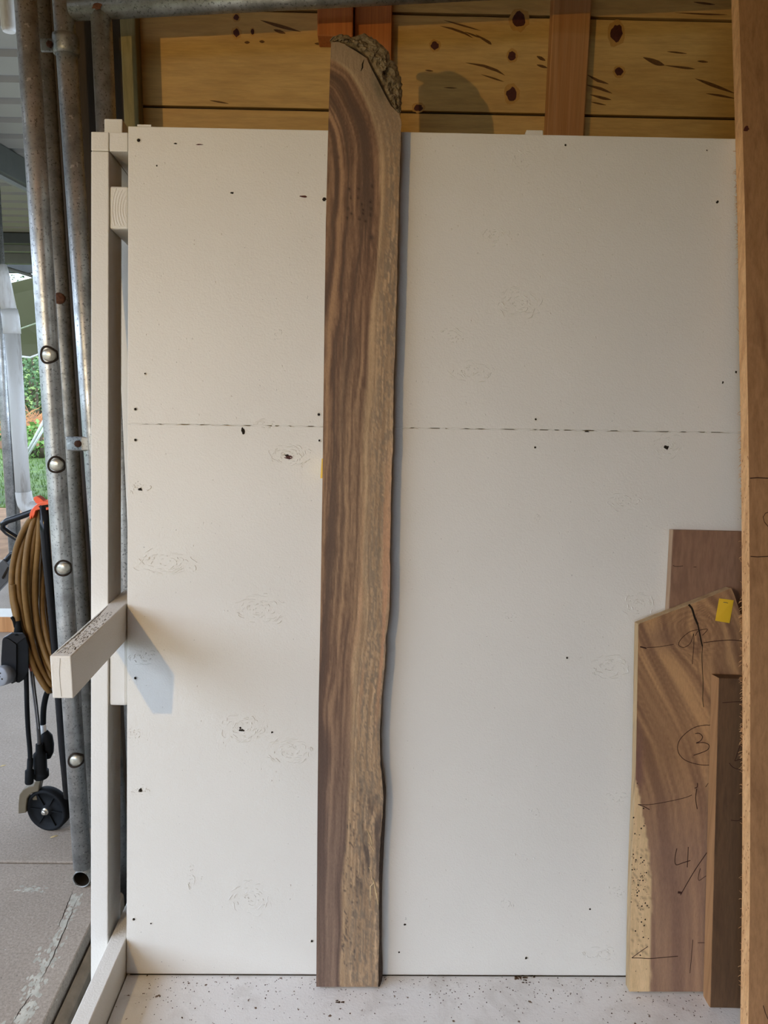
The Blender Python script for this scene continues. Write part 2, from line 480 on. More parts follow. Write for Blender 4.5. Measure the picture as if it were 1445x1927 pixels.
stud(1035, 1106, 125, 0.040, M_STUD)
stud(667, 737, 60, 0.040, M_STUD2)
stud(229, 258, 130, 0.045, M_MOSS)
stud(1450, 1530, 125, 0.040, M_STUD)
x0 = atY(597, 45, WY - .075).x; x1 = atY(664, 45, WY - .075).x
b = MB(); b.box(x0, x1, WY - .075, WY - .001, atY(620, 68, WY - .075).z, 2.62); obj('block', b, M_STUD2, wb, bevel=0.003)
b = MB(); b.box(atY(88, 150, WY - .03).x, WX0 - .001, WY - .03, WY + .06, GZ, 2.62); obj('shade_panel', b, M_DARKW, wb, bevel=.003)  # dark panel stands in for shade on the wall behind the tubes

# rest of the shed; unseen right and front walls added to cut daylight
M_SHEDW = wood('shade_wall_boards', s255(120, 92, 58), s255(146, 114, 76), (9, 9, 2.2), bmp=0.1)
b = MB(); b.box(2.35, 2.40, -4.2, 2.33, GZ, 2.62); o = obj('shade_wall_right', b, M_SHEDW); o['kind'] = 'structure'
b = MB(); b.box(-0.4, 2.35, -4.2, -4.15, GZ, 2.62); o = obj('shade_wall_front', b, M_SHEDW); o['kind'] = 'structure'
M_ROOF = plain('pale_roof_sheet', (0.20, 0.188, 0.162), 0.5, var=0.05, scale=4)
ce = thing('ceiling', 'pale ribbed roof sheet seen from below', None, (0, 2, 2.66), kind='structure')
def roof_sheet(x0, x1, y0, y1, mat):
    b = MB(); ys = y0; prof = []
    while ys < y1:
        prof += [(ys, 2.66), (ys + .20, 2.66), (ys + .215, 2.685), (ys + .285, 2.685)]; ys += .30
    vs = []; fs = []
    for i, (yy, zz) in enumerate(prof):
        vs += [(x0, yy, zz), (x1, yy, zz)]
        if i: fs.append((2 * i - 2, 2 * i - 1, 2 * i + 1, 2 * i))
    b.add(vs, fs)
    o = obj('roof_sheet', b, mat, ce)
    sm = o.modifiers.new('thickness', 'SOLIDIFY'); sm.thickness = 0.003; sm.offset = 1
roof_sheet(-5.6, 2.5, 2.0, 9.3, M_ROOF)
roof_sheet(-2.3, 2.5, -4.3, 1.9, M_ROOF)
M_LINING = wood('light_helper_wood', s255(118, 82, 42), s255(146, 104, 56), (9, 2, 9), bmp=.1)
b = MB(); b.box(-1.2, 2.35, -4.2, 2.26, 2.63, 2.65); obj('warm_bounce_lining', b, M_LINING, ce)  # unseen lining added so the light bounced onto the rack turns warm
b = MB(); b.box(-2.30, -2.24, -4.2, 1.9, 2.20, 2.66); obj('light_block_beam', b, M_LINING, ce, bevel=.003)  # unseen beam added to keep high daylight off the rack's upper part
M_BEAM = plain('grey_beam', (0.05, 0.05, 0.045), 0.5, var=0.15, scale=10)
M_BEAM2 = plain('pale_beam', (0.17, 0.168, 0.15), 0.5, var=0.1, scale=10)
p = atZ(20, 340, 2.50)
b = MB(); b.box(p.x - .06, p.x + .05, 2.0, 9.3, 2.50, 2.655); obj('rafter', b, M_BEAM, ce, bevel=.004)
b = MB(); b.box(p.x - .01, p.x + .012, 2.0, 9.3, 2.478, 2.50); obj('rafter_strip', b, M_BEAM2, ce)
for (py, h, mt) in ((459, .10, M_BEAM), (474, .07, M_BEAM2), (497, .12, M_BEAM2), (514, .16, M_BEAM)):
    q = atZ(28, py, 2.66 - h)
    b = MB(); b.box(-5.2, -0.9, q.y - .05, q.y + .05, 2.66 - h, 2.657); obj('purlin', b, mt, ce, bevel=.004)
a0 = atY(14, 505, 8.4); a1 = atY(62, 520, 8.4)
b = MB(); b.tube([a0, a1, a1 + (a1 - a0) * 2], .018, 10); obj('brace', b, M_BEAM2, ce)

# ==================================================================== THE WHITE RACK
rk = thing('lumber_rack', 'white painted timber rack with plywood back board, leaning back against the shed', 'rack', R(0, 0, 0))
UL = uv(240, 800)[0]
VS = 1.247; VT = 1.896
b = MB(); b.rbox(UL, 1.32, 0, .016, VS + .0008, VT); upn = obj('upper_panel', b, M_PAINT, rk, bevel=.0012)
b = MB(); b.rbox(UL, 1.32, 0, .016, 0, VS - .0008); lpn = obj('lower_panel', b, M_PAINT, rk, bevel=.0012)
b = MB(); b.rbox(UL + .02, UL + .05, -.0002, .012, VT, VT + .004); obj('edge_splinter', b, M_PAINT, upn)
pu0 = uv(171, 700)[0]; pu1 = uv(204, 700)[0]
vcap1 = uv(205, 248)[1]; vcap0 = uv(205, 284)[1]
b = MB(); b.rbox(pu0, pu1, 0, .089, -.2, vcap0 - .001); obj('post', b, M_PAINT2, rk, bevel=.002)
b = MB(); b.rbox(pu0, pu1, 0, .30, vcap0, vcap1); obj('cap_rail', b, M_PAINT2, rk, bevel=.002)
b = MB(); b.rbox(pu1 + .001, UL - .001, .001, .30, vcap0, vcap1); obj('cap_rail', b, M_PAINT2, rk, bevel=.002)
ku0, kv1 = uv(196, 223, .05); ku1, _ = uv(230, 223, .05)
b = MB(); b.rbox(ku0, ku1, .05, .09, vcap1 + .0005, kv1); obj('top_block', b, M_PAINT2, rk, bevel=.002)
# block end under the cap, cleat under the arm
qu0, qv1 = uv(204, 350, .004); qu1, qv0 = uv(238, 431, .004)
b = MB(); b.rbox(pu1 + .001, UL - .001, .004, .3, qv0, qv1); blk = obj('cross_rail', b, M_PAINT2, rk, bevel=.004)
b = MB()
for k in range(9):          # growth rings standing proud on the painted end grain
    rr = .022 + k * .0062; cu = UL + .012; cv = (qv0 + qv1) / 2 - .004
    pts = []
    for t in range(15):
        an = math.pi - 1.1 + 2.2 * t / 14
        uu = cu + rr * math.cos(an) * .9; vv = cv + rr * math.sin(an) * 1.5
        if pu1 + .003 < uu < UL - .003 and qv0 + .003 < vv < qv1 - .003: pts.append(R(uu, .0038, vv))
    if len(pts) > 3: b.ribbon(pts, .0028, -EN, h=.0009)
obj('end_grain', b, M_PAINT2, blk, kind='stuff')
cu1, cv0 = uv(238, 1328, .006); _, cv1 = uv(238, 1180, .006)
b = MB(); b.rbox(pu1 + .001, UL - .001, .004, .045, cv0, cv1); obj('cleat', b, M_PAINT2, rk, bevel=.006)
# level arm that sticks out towards the viewer
a = PX(238, 1136); AXR = a.x - .001; AZ1 = a.z
AXL = AXR - .0385
tip = atX(133, 1233, AXR)
AZ0 = atX(134, 1319, AXR).z
AY0 = tip.y
b = MB(); b.box(AXL, AXR, AY0, 1.98, AZ0, AZ1); arm = obj('arm', b, M_PAINT2, rk, bevel=.002)
b = MB()
for k in range(200):
    yy = random.uniform(AY0 + .01, 1.6); xx = random.uniform(AXL + .003, AXR - .003); L = random.uniform(.002, .011)
    b.ribbon([(xx, yy, AZ1 + .0002), (xx + random.uniform(-.001, .001), yy + L / 2, AZ1 + .0002), (xx, yy + L, AZ1 + .0002)], random.uniform(.0008, .002), (0, 0, 1), True, .0002)
b.ribbon([(AXL + .004, AY0 + .02, AZ1 + .0003), (AXL + .007, AY0 + .12, AZ1 + .0003), (AXL + .006, AY0 + .24, AZ1 + .0003), (AXL + .004, AY0 + .3, AZ1 + .0003)], .003, (0, 0, 1), True)
obj('worn_grain', b, plain('worn_grain', s255(104, 98, 88), .8), arm, kind='stuff')
b = MB(); xx = AXL + .019
b.ribbon([(xx, AY0 - .0003, AZ1 - .004), (xx - .003, AY0 - .0003, AZ1 - .03), (xx - .003, AY0 - .0003, AZ1 - .06), (xx - .002, AY0 - .0003, AZ0 + .004)], .0011, (0, -1, 0))
obj('end_crack', b, plain('end_crack', s255(176, 172, 162), .8), arm)
# bottom rail and ledge
a = PX(237, 1766); BXR = a.x; BZ1 = a.z
BXL = BXR - .036
b = MB(); b.box(BXL, BXR, 0.9, 2.05, BZ1 - .089, BZ1); obj('bottom_rail', b, M_PAINT2, rk, bevel=.002)
LZ = R(0, 0, 0).z - .002
b = MB(); b.box(BXR + .003, 1.32, 0.95, R(0, .014, 0).y, LZ - .02, LZ); led = obj('ledge', b, M_LEDGE, rk, bevel=.001)
b = MB()
for x in (BXL, 0.3, 1.25): b.box(x, x + .07, 1.0, 1.9, GZ, LZ - .021 if x != BXL else BZ1 - .0895)
for nm, x in (('bearer', BXL), ('bearer', 0.3), ('bearer', 1.25)):
    b = MB(); b.box(x, x + .035, 1.0, 1.95, GZ, (LZ - .021) if x != BXL else BZ1 - .0895); obj(nm, b, M_PAINT2, rk, bevel=.002)
# frame behind the panel
for px in (1004, 640):
    s0, sv = uv(px - 16, 249 if px > 900 else 262, .03); s1, _ = uv(px + 16, 249, .03)
    b = MB(); b.rbox(s0, s1, .017, .10, .0, sv); obj('back_stud', b, M_PAINT2, rk, bevel=.002)
l0 = atY(226, 700, 1.93).x; lz0 = AZ1 + .001; lz1 = atY(230, 380, 1.93).z
b = MB(); b.box(l0, l0 + .045, 1.93, 1.97, lz0, lz1); obj('rear_leg', b, M_PAINT2, rk, bevel=.002)

# screws, knot holes and raised paint on the plywood
NF = -EN
def panel_for(y, x):
    return upn if uv(x, y)[1] > VS else lpn
for (x, y, r) in ((261, 264, 4.2), (255, 770, 3.2), (255, 828, 3.2), (600, 780, 3.4), (601, 829, 2.6), (255, 1276, 3.2), (1064, 273, 2.6), (1008, 789, 2.6), (1007, 842, 2.6), (990, 1803, 3.0), (252, 1730, 3.2), (587, 1771, 3.0), (1067, 1238, 2.6), (284, 1738, 2.0), (273, 703, 2.0), (1330, 283, 1.8)):
    c = PX(x, y, -.0004); s = 1 / 846.0
    b = MB(); n = 14
    path = [c + EX * r * s * math.cos(2 * math.pi * k / n) + EV * r * s * math.sin(2 * math.pi * k / n) for k in range(n)]
    b.tube(path, .0007, 6, closed=True); par = panel_for(y, x)
    sc = obj('screw', b, M_PAINT, par)
    b = MB(); b.blob(c, r * .75 * s, r * .75 * s, EX, EV, NF, 12, .0002, .1); obj('recess', b, M_HOLE, sc)
def arcs(b, x, y, rx, ry, n, a0=0, a1=6.28):
    c = PX(x, y, -.0001); s = 1 / 846.0
    for k in range(int(n * 1.7)):
        q = random.uniform(.15, 1.0); st = random.uniform(a0, a1); ln = random.uniform(.15, .6)
        pts = []
        for t in range(7):
            an = st + ln * t / 6
            w = 1 + .08 * math.sin(7 * an + k)
            pts.append(c + EX * rx * q * w * s * math.cos(an) + EV * ry * q * w * s * math.sin(an))
        b.ribbon(pts, random.uniform(.0016, .0034), NF, True, random.uniform(.0006, .0015))
sw = [(545, 857, 42, 24, 34), (262, 918, 24, 16, 14), (310, 1058, 62, 26, 34), (490, 1148, 56, 30, 30), (457, 1368, 44, 30, 30), (545, 1413, 46, 26, 32), (265, 1487, 20, 12, 12), (475, 1690, 44, 34, 26), (360, 1650, 9, 26, 10), (975, 570, 44, 32, 34), (885, 700, 44, 24, 26), (930, 445, 32, 22, 18), (845, 635, 30, 18, 14), (980, 300, 26, 18, 12), (1255, 838, 34, 26, 26), (1175, 945, 34, 18, 22), (1200, 1142, 34, 26, 26), (1145, 1255, 44, 24, 30), (1130, 1795, 34, 14, 20), (953, 1702, 14, 12, 8), (1003, 1530, 18, 10, 8), (275, 1235, 34, 18, 18), (960, 1160, 16, 10, 8), (1010, 975, 10, 10, 6), (250, 1380, 18, 10, 10), (500, 800, 30, 12, 10), (1160, 1500, 22, 12, 10), (1165, 1680, 18, 12, 10), (585, 440, 8, 8, 4), (520, 630, 12, 14, 6)]
for par, lo in ((upn, True), (lpn, False)):
    b = MB()
    for (x, y, rx, ry, n) in sw:
        if (uv(x, y)[1] > VS) == lo: arcs(b, x, y, rx, ry, n)
    for k in range(260):       # small paint nibs
        x = random.uniform(246, 1390); y = random.uniform(260, 795) if lo else random.uniform(815, 1825)
        b.blob(PX(x, y, -.0001), random.uniform(.0008, .0022), random.uniform(.0008, .003), EX, EV, NF, 7, random.uniform(.0008, .0020), .3)
    obj('raised_paint', b, M_PAINT, par, kind='stuff')
for (x, y, rx, ry) in ((543, 861, 7, 3.5), (539, 857, 4, 2), (264, 921, 4, 3), (455, 1374, 5, 2.5), (452, 1370, 2, 2), (264, 1487, 3.5, 4), (1254, 842, 5, 4), (457, 811, 3, 7), (762, 1740, 3, 2), (751, 1792, 2, 2), (512, 1378, 2, 2), (295, 312, 1.6, 1.6), (1104, 812, 5, 1.5), (1196, 1312, 2, 1.6), (1110, 1711, 2, 2), (436, 363, 4, 2), (610, 375, 5, 3), (572, 370, 7, 2), (330, 270, 3, 1.2), (375, 272, 6, 1.0), (1350, 380, 3, 3), (1385, 700, 2, 3), (1360, 720, 2, 2)):
    b = MB(); b.blob(PX(x, y, -.0006), rx / 846, ry / 846, EX, EV, NF, 10, .0002, .35); obj('knot_hole', b, M_HOLE if rx < 5.5 else M_KNOT, panel_for(y, x))
# paint bridging the joint here and there
b = MB(); x = UL
while x < 1.3:
    L = random.uniform(.008, .05)
    b.ribbon([R(x + L * t / 5, -.0002, VS + random.uniform(-.0008, .0008)) for t in range(6)], random.uniform(.002, .005), NF, True, .0008)
    x += L + random.uniform(.0, .02)
obj('joint_filler', b, M_PAINT, lpn, kind='stuff')
# grit on the ledge
b = MB()
for k in range(700):
    x = random.uniform(-.50, .8); y = R(0, 0, 0).y - abs(random.gauss(0, .07)) - .003
    if y < 1.2: continue
    s = random.uniform(.0004, .0015)
    b.blob((x, y, LZ + .0004), s, s * random.uniform(.6, 1.6), EX, Vector((0, 1, 0)), (0, 0, 1), 6, s * .5, .3)
for (x, y) in ((985, 1838), (990, 1846), (978, 1840), (1000, 1836), (640, 1885)):
    for k in range(5):
        q = atZ(x + random.uniform(-8, 8), y + random.uniform(-3, 4), LZ + .0005)
        b.blob(q, random.uniform(.002, .005), random.uniform(.001, .003), EX, Vector((0, 1, 0)), (0, 0, 1), 7, .0015, .4)
obj('grit', b, plain('grit', s255(72, 54, 40), .9, var=.5, scale=90), led, kind='stuff')
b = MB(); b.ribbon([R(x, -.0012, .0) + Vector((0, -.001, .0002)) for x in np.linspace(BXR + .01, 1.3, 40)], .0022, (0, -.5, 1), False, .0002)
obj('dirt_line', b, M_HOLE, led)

# ==================================================================== BOARDS
def interp(y, tab):
    return np.interp(y, [t[0] for t in tab], [t[1] for t in tab])
def polydist(X, Y, poly):
    best = np.full(X.shape, 1e9)
    for (x0, y0), (x1, y1) in zip(poly[:-1], poly[1:]):
        dx, dy = x1 - x0, y1 - y0
        t = np.clip(((X - x0) * dx + (Y - y0) * dy) / (dx * dx + dy * dy), 0, 1)
        best = np.minimum(best, np.hypot(X - x0 - t * dx, Y - y0 - t * dy))
    return best
def setcol(o, cols):
    at = o.data.color_attributes.new('wood', 'FLOAT_COLOR', 'POINT')
    c = np.ones((len(o.data.vertices), 4), np.float32); c[:len(cols), :3] = cols
    at.data.foreach_set('color', c.ravel())
def lerp(a, b, t):
    return np.asarray(a) + (np.asarray(b) - np.asarray(a)) * np.clip(t, 0, 1)[..., None]

XL = [(76, 623), (160, 620), (260, 617), (420, 613), (560, 611), (720, 609), (880, 607), (1010, 605), (1170, 602.5), (1320, 599.5), (1500, 597.5), (1700, 596), (1858, 595)]
XRT = [(79, 637), (85, 655), (95, 672), (108, 690), (130, 701), (150, 712), (175, 724), (200, 737), (215, 752), (229, 755), (262, 754), (320, 752), (397, 750), (475, 748), (553, 746.5), (604, 745), (708, 741), (837, 739), (915, 736), (993, 735), (1038, 733.3), (1049, 734), (1132, 733.5), (1178, 729.6), (1202, 725), (1222, 726), (1274, 722), (1318, 717.5), (1365, 715), (1443, 716), (1465, 719), (1504, 721), (1545, 719), (1608, 714), (1660, 713), (1763, 713.5), (1857, 711.5)]
XBK = [(79, 640), (1365, 717), (1426, 717), (1483, 726), (1545, 724.5), (1660, 719), (1768, 718), (1815, 720), (1857, 719)]
CURVE0 = [(600, 62), (640, 80), (672, 95), (690, 108), (715, 160), (737, 205), (750, 260), (752, 320), (748, 475), (744, 604), (740, 760), (735, 960), (731, 1130), (724, 1240), (717, 1330), (717, 1480), (717, 1600), (714, 1700), (712, 1860)]
CURVE = resample(CURVE0, 400)
for _ in range(60): CURVE[1:-1] = .5 * CURVE[1:-1] + .25 * (CURVE[:-2] + CURVE[2:])
CURVE = [tuple(p_) for p_ in CURVE[::5]]
hb = thing('live_edge_board', 'tall striped brown live-edge board with bark at its crooked top, leaning in the middle', 'board', PX(655, 1857, -.02))
DF, DB = -.0385, -.0035
ysr = np.concatenate([np.arange(79, 240, 2.5), np.arange(240, 1857, 3.6), [1857]])
nc = 52
XX = np.zeros((len(ysr), nc)); YY = np.zeros_like(XX)
for i, y in enumerate(ysr):
    xl = interp(y, XL); xr = interp(y, XRT) + (vn(y * .11, 3.3) - .5) * 1.6
    XX[i] = xl + (xr - xl) * np.linspace(0, 1, nc); YY[i] = y
b = MB(); vs = []
for i in range(len(ysr)):
    for j in range(nc): vs.append(PX(XX[i, j], YY[i, j], DF))
nr = len(ysr)
b.add(vs, [(i * nc + j, (i + 1) * nc + j, (i + 1) * nc + j + 1, i * nc + j + 1) for i in range(nr - 1) for j in range(nc - 1)])
nv = len(vs)
bk = [];
for i in range(nr):
    bk += [vs[i * nc] + EN * (DB - DF), vs[i * nc + nc - 1] + EN * (DB - DF)]
base = b.add(bk, [])
for i in range(nr - 1):
    b.f.append([base + 2 * i, base + 2 * i + 1, base + 2 * i + 3, base + 2 * i + 2]); b.s.append(False)      # back
    b.f.append([i * nc, base + 2 * i, base + 2 * i + 2, (i + 1) * nc]); b.s.append(False)                      # sawn left side
L = (nr - 1) * nc
b.f.append([L + j for j in range(nc)] + [base + 2 * (nr - 1) + 1, base + 2 * (nr - 1)]); b.s.append(False)      # foot
b.f.append([j for j in range(nc)][::-1] + [base, base + 1]); b.s.append(False)
fb = obj('face', b, M_BOARD, hb)
X = XX.ravel(); Y = YY.ravel()
D = np.interp(Y, [400, 650, 1000, 1300, 1450, 1600, 1860], [0, 15, 18, 21, 26, 32, 33])
wob = (fbm(X * .02 + 5, Y * .006, 3) - .5) * 16
g = polydist(X, Y, CURVE) - D + wob * np.clip((Y - 250) / 300, .25, 1)
n1 = fbm(g * .075 + 3 + (fbm(X * .03, Y * .012, 2) - .5) * .9, Y * .0016 + 2, 3); n2 = fbm(g * .33 + 9, Y * .0045, 3); n3 = fbm(X * .42, Y * .05, 3); n4 = fbm(X * .9, Y * .22, 2)
heart = lerp((98, 73, 56), (156, 122, 90), (n1 - .30) * 1.9 + (n2 - .5) * 1.5 + (n3 - .5) * .5)
heart = lerp(heart, (80, 62, 50), (np.interp(n1, [.30, .40], [1, 0])) * .7)
low = np.interp(Y, [1150, 1600], [0, 1])
heart = lerp(heart, lerp((92, 74, 64), (128, 106, 90), (n1 - .3) * 2.2 + (n2 - .5)), low * .8)
sap = lerp((142, 116, 88), (192, 160, 122), (n2 - .28) * 2.0 + (n3 - .5) * 1.2)
sap = lerp(sap, (112, 98, 82), np.interp(n3 + .35 * (n4 - .5), [.46, .62], [0, .75]) * np.interp(g, [2, 12, 26, 34], [1, 1, .5, .15]))
sap = lerp(sap, (190, 140, 104), np.clip((fbm(g * .12, Y * .003 + 40, 2) - .55) * 3.5, 0, .7) * np.interp(Y, [800, 1000, 1250, 1400], [0, 1, 1, 0]))
edge = np.exp(-((g - 31) / 4.5) ** 2) * np.interp(Y, [230, 300, 1000, 1200], [0, 1, 1, .35])
sap = lerp(sap, (200, 168, 126), edge * .6)
top = np.interp(Y, [120, 330], [1, 0])
sap = lerp(sap, lerp((116, 100, 78), (154, 130, 102), n3 * 1.6 - .3), top * .8)
sap = lerp(sap, (88, 80, 62), np.exp(-(((X - 712 - (Y - 170) * .35) / 8) ** 2 + ((Y - 168) / 26) ** 2)) * .6)
sap = lerp(sap, (176, 152, 116), np.exp(-((g - 36) / 4) ** 2) * np.interp(Y, [100, 125, 190, 240], [0, 1, 1, 0]) * .7)
t = np.clip((38 + (fbm(Y * .012, X * .02, 2) - .5) * 12 - g) / 5, 0, 1)
col = heart + (sap - heart) * t[:, None]
blend = np.interp(Y, [560, 800, 1080, 1280], [0, .35, .35, 0])       # streaky mixture in the middle
col = lerp(col, lerp((104, 84, 64), (172, 146, 112), (n2 * .7 + n3 * .6 - .35) * 1.7), blend * np.interp(g, [15, 30, 75, 95], [.4, 1, 1, .3]))
# dark spalting veins low in the sapwood
sp = np.abs(fbm(X * .16 + 7, Y * .045 + 3, 3) - .5)
spm = np.interp(sp, [0, .035], [1, 0]) * np.interp(Y, [1440, 1540, 1800, 1845], [0, 1, 1, .1]) * t * np.interp(g, [4, 8, 34, 38], [.3, 1, 1, .2])
col = lerp(col, (64, 56, 52), spm * .85)
dk = np.interp(fbm(X * .09 + 2, Y * .018, 3), [.48, .6], [0, 1]) * np.interp(Y, [1480, 1540, 1640, 1700], [0, 1, 1, .2]) * np.interp(g, [-4, 2, 16, 22], [1, 1, .8, 0])
col = lerp(col, (74, 62, 54), np.clip(dk, 0, 1) * .7)
# borer holes in the dark streak
for (hx, hy) in ((657, 356), (660, 372), (674, 372), (681, 385), (697, 380), (683, 402), (697, 404), (653, 410), (661, 402), (676, 412), (687, 416), (675, 356), (700, 350), (655, 393), (683, 395), (698, 393)):
    col = lerp(col, (40, 28, 20), np.exp(-(((X - hx) / 1.8) ** 2 + ((Y - hy) / 2.6) ** 2)) * .9)
col = lerp(col, (56, 44, 40), np.exp(-(((X - 699) / 4.5) ** 2 + ((Y - 447) / 4.5) ** 2)) * .7)
col = lerp(col, (58, 42, 32), np.exp(-(((X - 637) / 3) ** 2 + ((Y - 296) / 3) ** 2)) * .5)
setcol(fb, np.concatenate([lin(col) * 1.12, np.tile(lin((100, 76, 58)), (len(bk), 1))]))
# pale torn fibres near the foot
b = MB()
for pts in ([(699, 1650), (703, 1662), (697, 1668), (697, 1695)], [(703, 1655), (706, 1672), (709, 1690)], [(709, 1680), (711, 1702)], [(694, 1632), (699, 1640)], [(690, 1560), (697, 1575), (700, 1590)], [(694, 1585), (704, 1602)]):
    P = [PX(x, y, DF - .0004) for x, y in pts]
    b.ribbon(P, .003, NF, True, .001)
obj('torn_fibre', b, plain('torn_fibre', s255(196, 170, 128), .8), fb, kind='stuff')
# live edge down the right side
b = MB(); vs = []; K = 7; yy = np.concatenate([np.arange(215, 1857, 6), [1857]])
for y in yy:
    xr = interp(y, XRT) + (vn(y * .11, 3.3) - .5) * 1.6; xb = max(interp(y, XBK), xr - 1 if y > 1365 else xr - 2)
    for k in range(K):
        t = k / (K - 1); bl = math.sin(math.pi * t) * 2.0 * (vn(y * .05, k * .7) - .2)
        vs.append(PX(xr + (xb - xr) * t ** .7 + bl, y, DF + (DB - DF) * t))
b.add(vs, [(i * K + k, (i + 1) * K + k, (i + 1) * K + k + 1, i * K + k + 1) for i in range(len(yy) - 1) for k in range(K - 1)], True)
obj('bark_edge', b, M_BARKD, hb, label='dark rough bark along the right side')
# crumbly bark round the top
inner = [(622, 82), (630, 80), (637, 79), (655, 85), (672, 95), (690, 108), (701, 130), (712, 150), (724, 175), (737, 200), (752, 215)]
outer = [(622, 74), (627, 68), (645, 65), (661, 70), (682, 63), (700, 69), (715, 81), (731, 96), (734, 113), (744, 118), (752, 138), (756, 155), (756, 178), (754, 216)]
n = 110; A = resample(inner, n); B = resample(outer, n); K = 15; b = MB(); vs = []
for i in range(n):
    for k in range(K):
        t = k / (K - 1); x = A[i, 0] + (B[i, 0] - A[i, 0]) * t; y = A[i, 1] + (B[i, 1] - A[i, 1]) * t
        if k > 1: x += (vn(i * .5, k * .6) - .5) * 5.0; y += (vn(i * .5 + 50, k * .6) - .5) * 5.0
        rough = (fbm(i * .16, k * .4, 3) - .5) * .034 * math.sin(math.pi * min(1, t * 1.1))
        d = DF + .005 * (1 if 0 < k else 0) + rough + max(0, t - .8) * .05
        vs.append(PX(x, y, d))
    vs.append(PX(B[i, 0] - 1, B[i, 1] + 1, DB)); vs.append(PX(A[i, 0], A[i, 1], DB))
KK = K + 2
b.add(vs, [(i * KK + k, (i + 1) * KK + k, (i + 1) * KK + (k + 1) % KK, i * KK + (k + 1) % KK) for i in range(n - 1) for k in range(KK)], False)
obj('top_bark', b, M_BARK, hb, label='crumbly grey-brown bark around the top')
b = MB()
for pts in ([(685, 112), (682, 121), (682, 127), (679, 134)], [(690, 110), (701, 131), (712, 151), (724, 176), (737, 201)], [(650, 84), (672, 96), (690, 109)]):
    b.ribbon([PX(x, y, DF - .0005) for x, y in pts], .0035, NF, True, .0002)
obj('bark_crack', b, M_HOLE, fb, kind='stuff')
b = MB(); q0 = PX(609, 863, -.030); q1 = PX(606.5, 900, -.030)
b.hexa([q0, q0 + EX * .004, q0 + EX * .004 + EN * .02, q0 + EN * .02] + [q1, q1 + EX * .004, q1 + EX * .004 + EN * .02, q1 + EN * .02])
for v_ in range(len(b.v)): b.v[v_] = b.v[v_] - EX * .0042
obj('paper_tag', b, M_YEL, hb, label='yellow tag on the left side')

# ---- generic flat board from a pixel outline
def slab(name, label, pts, df, db, mat, emat, at_px, tilt=0.0):
    P = [PX(x, y, df) for x, y in pts]
    root = thing(name, label, 'board', PX(at_px[0], at_px[1], df))
    return root, P
# reddish-brown board at the back right
pur, P = slab('flat_board', 'reddish-brown square-topped board standing behind the pointed board on the right', [(1267, 997), (1440, 1001), (1425, 1866), (1222, 1864)], -.0225, -.002, None, None, (1330, 1862))
b = MB(); b.prism([p_ + EX * 0 for p_ in P], EN * .0205); obj('face', b, M_PURP, pur, bevel=.001)
b = MB(); off = EN * .0205
b.hexa([P[3] - EX * .0012, P[3] - EX * .0002, P[3] - EX * .0002 + off, P[3] - EX * .0012 + off, P[0] - EX * .0012, P[0] - EX * .0002, P[0] - EX * .0002 + off, P[0] - EX * .0012 + off]); obj('sawn_edge', b, M_PURPE, pur)
b = MB()
for pts in ([(1266, 1064), (1270, 1066), (1279, 1066), (1285, 1065)], [(1305, 1067), (1310, 1067)]):
    b = MB(); b.ribbon([PX(x, y, -.0229) for x, y in pts], .0013, NF); obj('pencil_line', b, M_PENCIL, pur)

# pointed brown board
D2F, D2B = -.0495, -.0245
pe = thing('pointed_board', 'brown board with slanted pointed top, pencil marks and a split, standing at right', 'board', PX(1290, 1866, D2F))
TOP = [(1201, 1174), (1290, 1141), (1375, 1107), (1381, 1118), (1392, 1150), (1440, 1290)]
ysr = np.concatenate([np.arange(1107, 1300, 3.0), np.arange(1300, 1866, 5.0), [1866]])
def pl_(y): 
    return np.interp(y, [1107, 1141, 1174, 1460, 1600, 1700, 1866], [1375, 1290, 1201.5, 1196, 1190, 1187, 1184])
def pr_(y):
    return np.interp(y, [1107, 1118, 1150, 1290, 1866], [1376, 1381, 1392, 1432, 1432])
nc = 56; XX = np.zeros((len(ysr), nc)); YY = np.zeros_like(XX)
for i, y in enumerate(ysr):
    XX[i] = pl_(y) + (pr_(y) - pl_(y)) * np.linspace(0, 1, nc); YY[i] = y
b = MB(); vs = [PX(XX[i, j], YY[i, j], D2F) for i in range(len(ysr)) for j in range(nc)]; nr = len(ysr)
b.add(vs, [(i * nc + j, (i + 1) * nc + j, (i + 1) * nc + j + 1, i * nc + j + 1) for i in range(nr - 1) for j in range(nc - 1)])
fc = obj('face', b, M_PENT, pe)
X = XX.ravel(); Y = YY.ravel()
s_ = np.interp(Y, [1107, 1250, 1400, 1500, 1700, 1866], [-70, 0, 78, 108, 128, 132])
rk_ = np.hypot((X - 1312) / 1.25, (Y - 1188))
g = X - s_ + 46 * np.exp(-(rk_ / 46) ** 2) * np.sign(X - 1312) * -1
n1 = fbm(g * .05 + 60, Y * .002 + 9, 3); n2 = fbm(g * .22 + 3, Y * .006, 3); ring = .5 + .5 * np.sin(rk_ * .75 + n1 * 6)
hc = lerp((112, 82, 58), (162, 124, 84), (n1 - .3) * 2 + (n2 - .5) * 1.2)
low = np.interp(Y, [1430, 1600], [0, 1])
hc = lerp(hc, lerp((118, 90, 72), (150, 118, 90), (n1 - .3) * 1.9 + (n2 - .5) * .9), low)
hc = lerp(hc, (92, 66, 48), ring * np.exp(-((rk_ - 30) / 26) ** 2) * .35)
hc = lerp(hc, (104, 78, 60), np.exp(-(((X - 1245) / 28) ** 2 + ((Y - 1200) / 22) ** 2)) * .55)
hc = lerp(hc, (104, 74, 62), np.exp(-((X - (1200 + (Y - 1380) * .02)) / 9) ** 2) * np.interp(Y, [1330, 1420, 1470, 1500], [0, .9, .9, 0]))
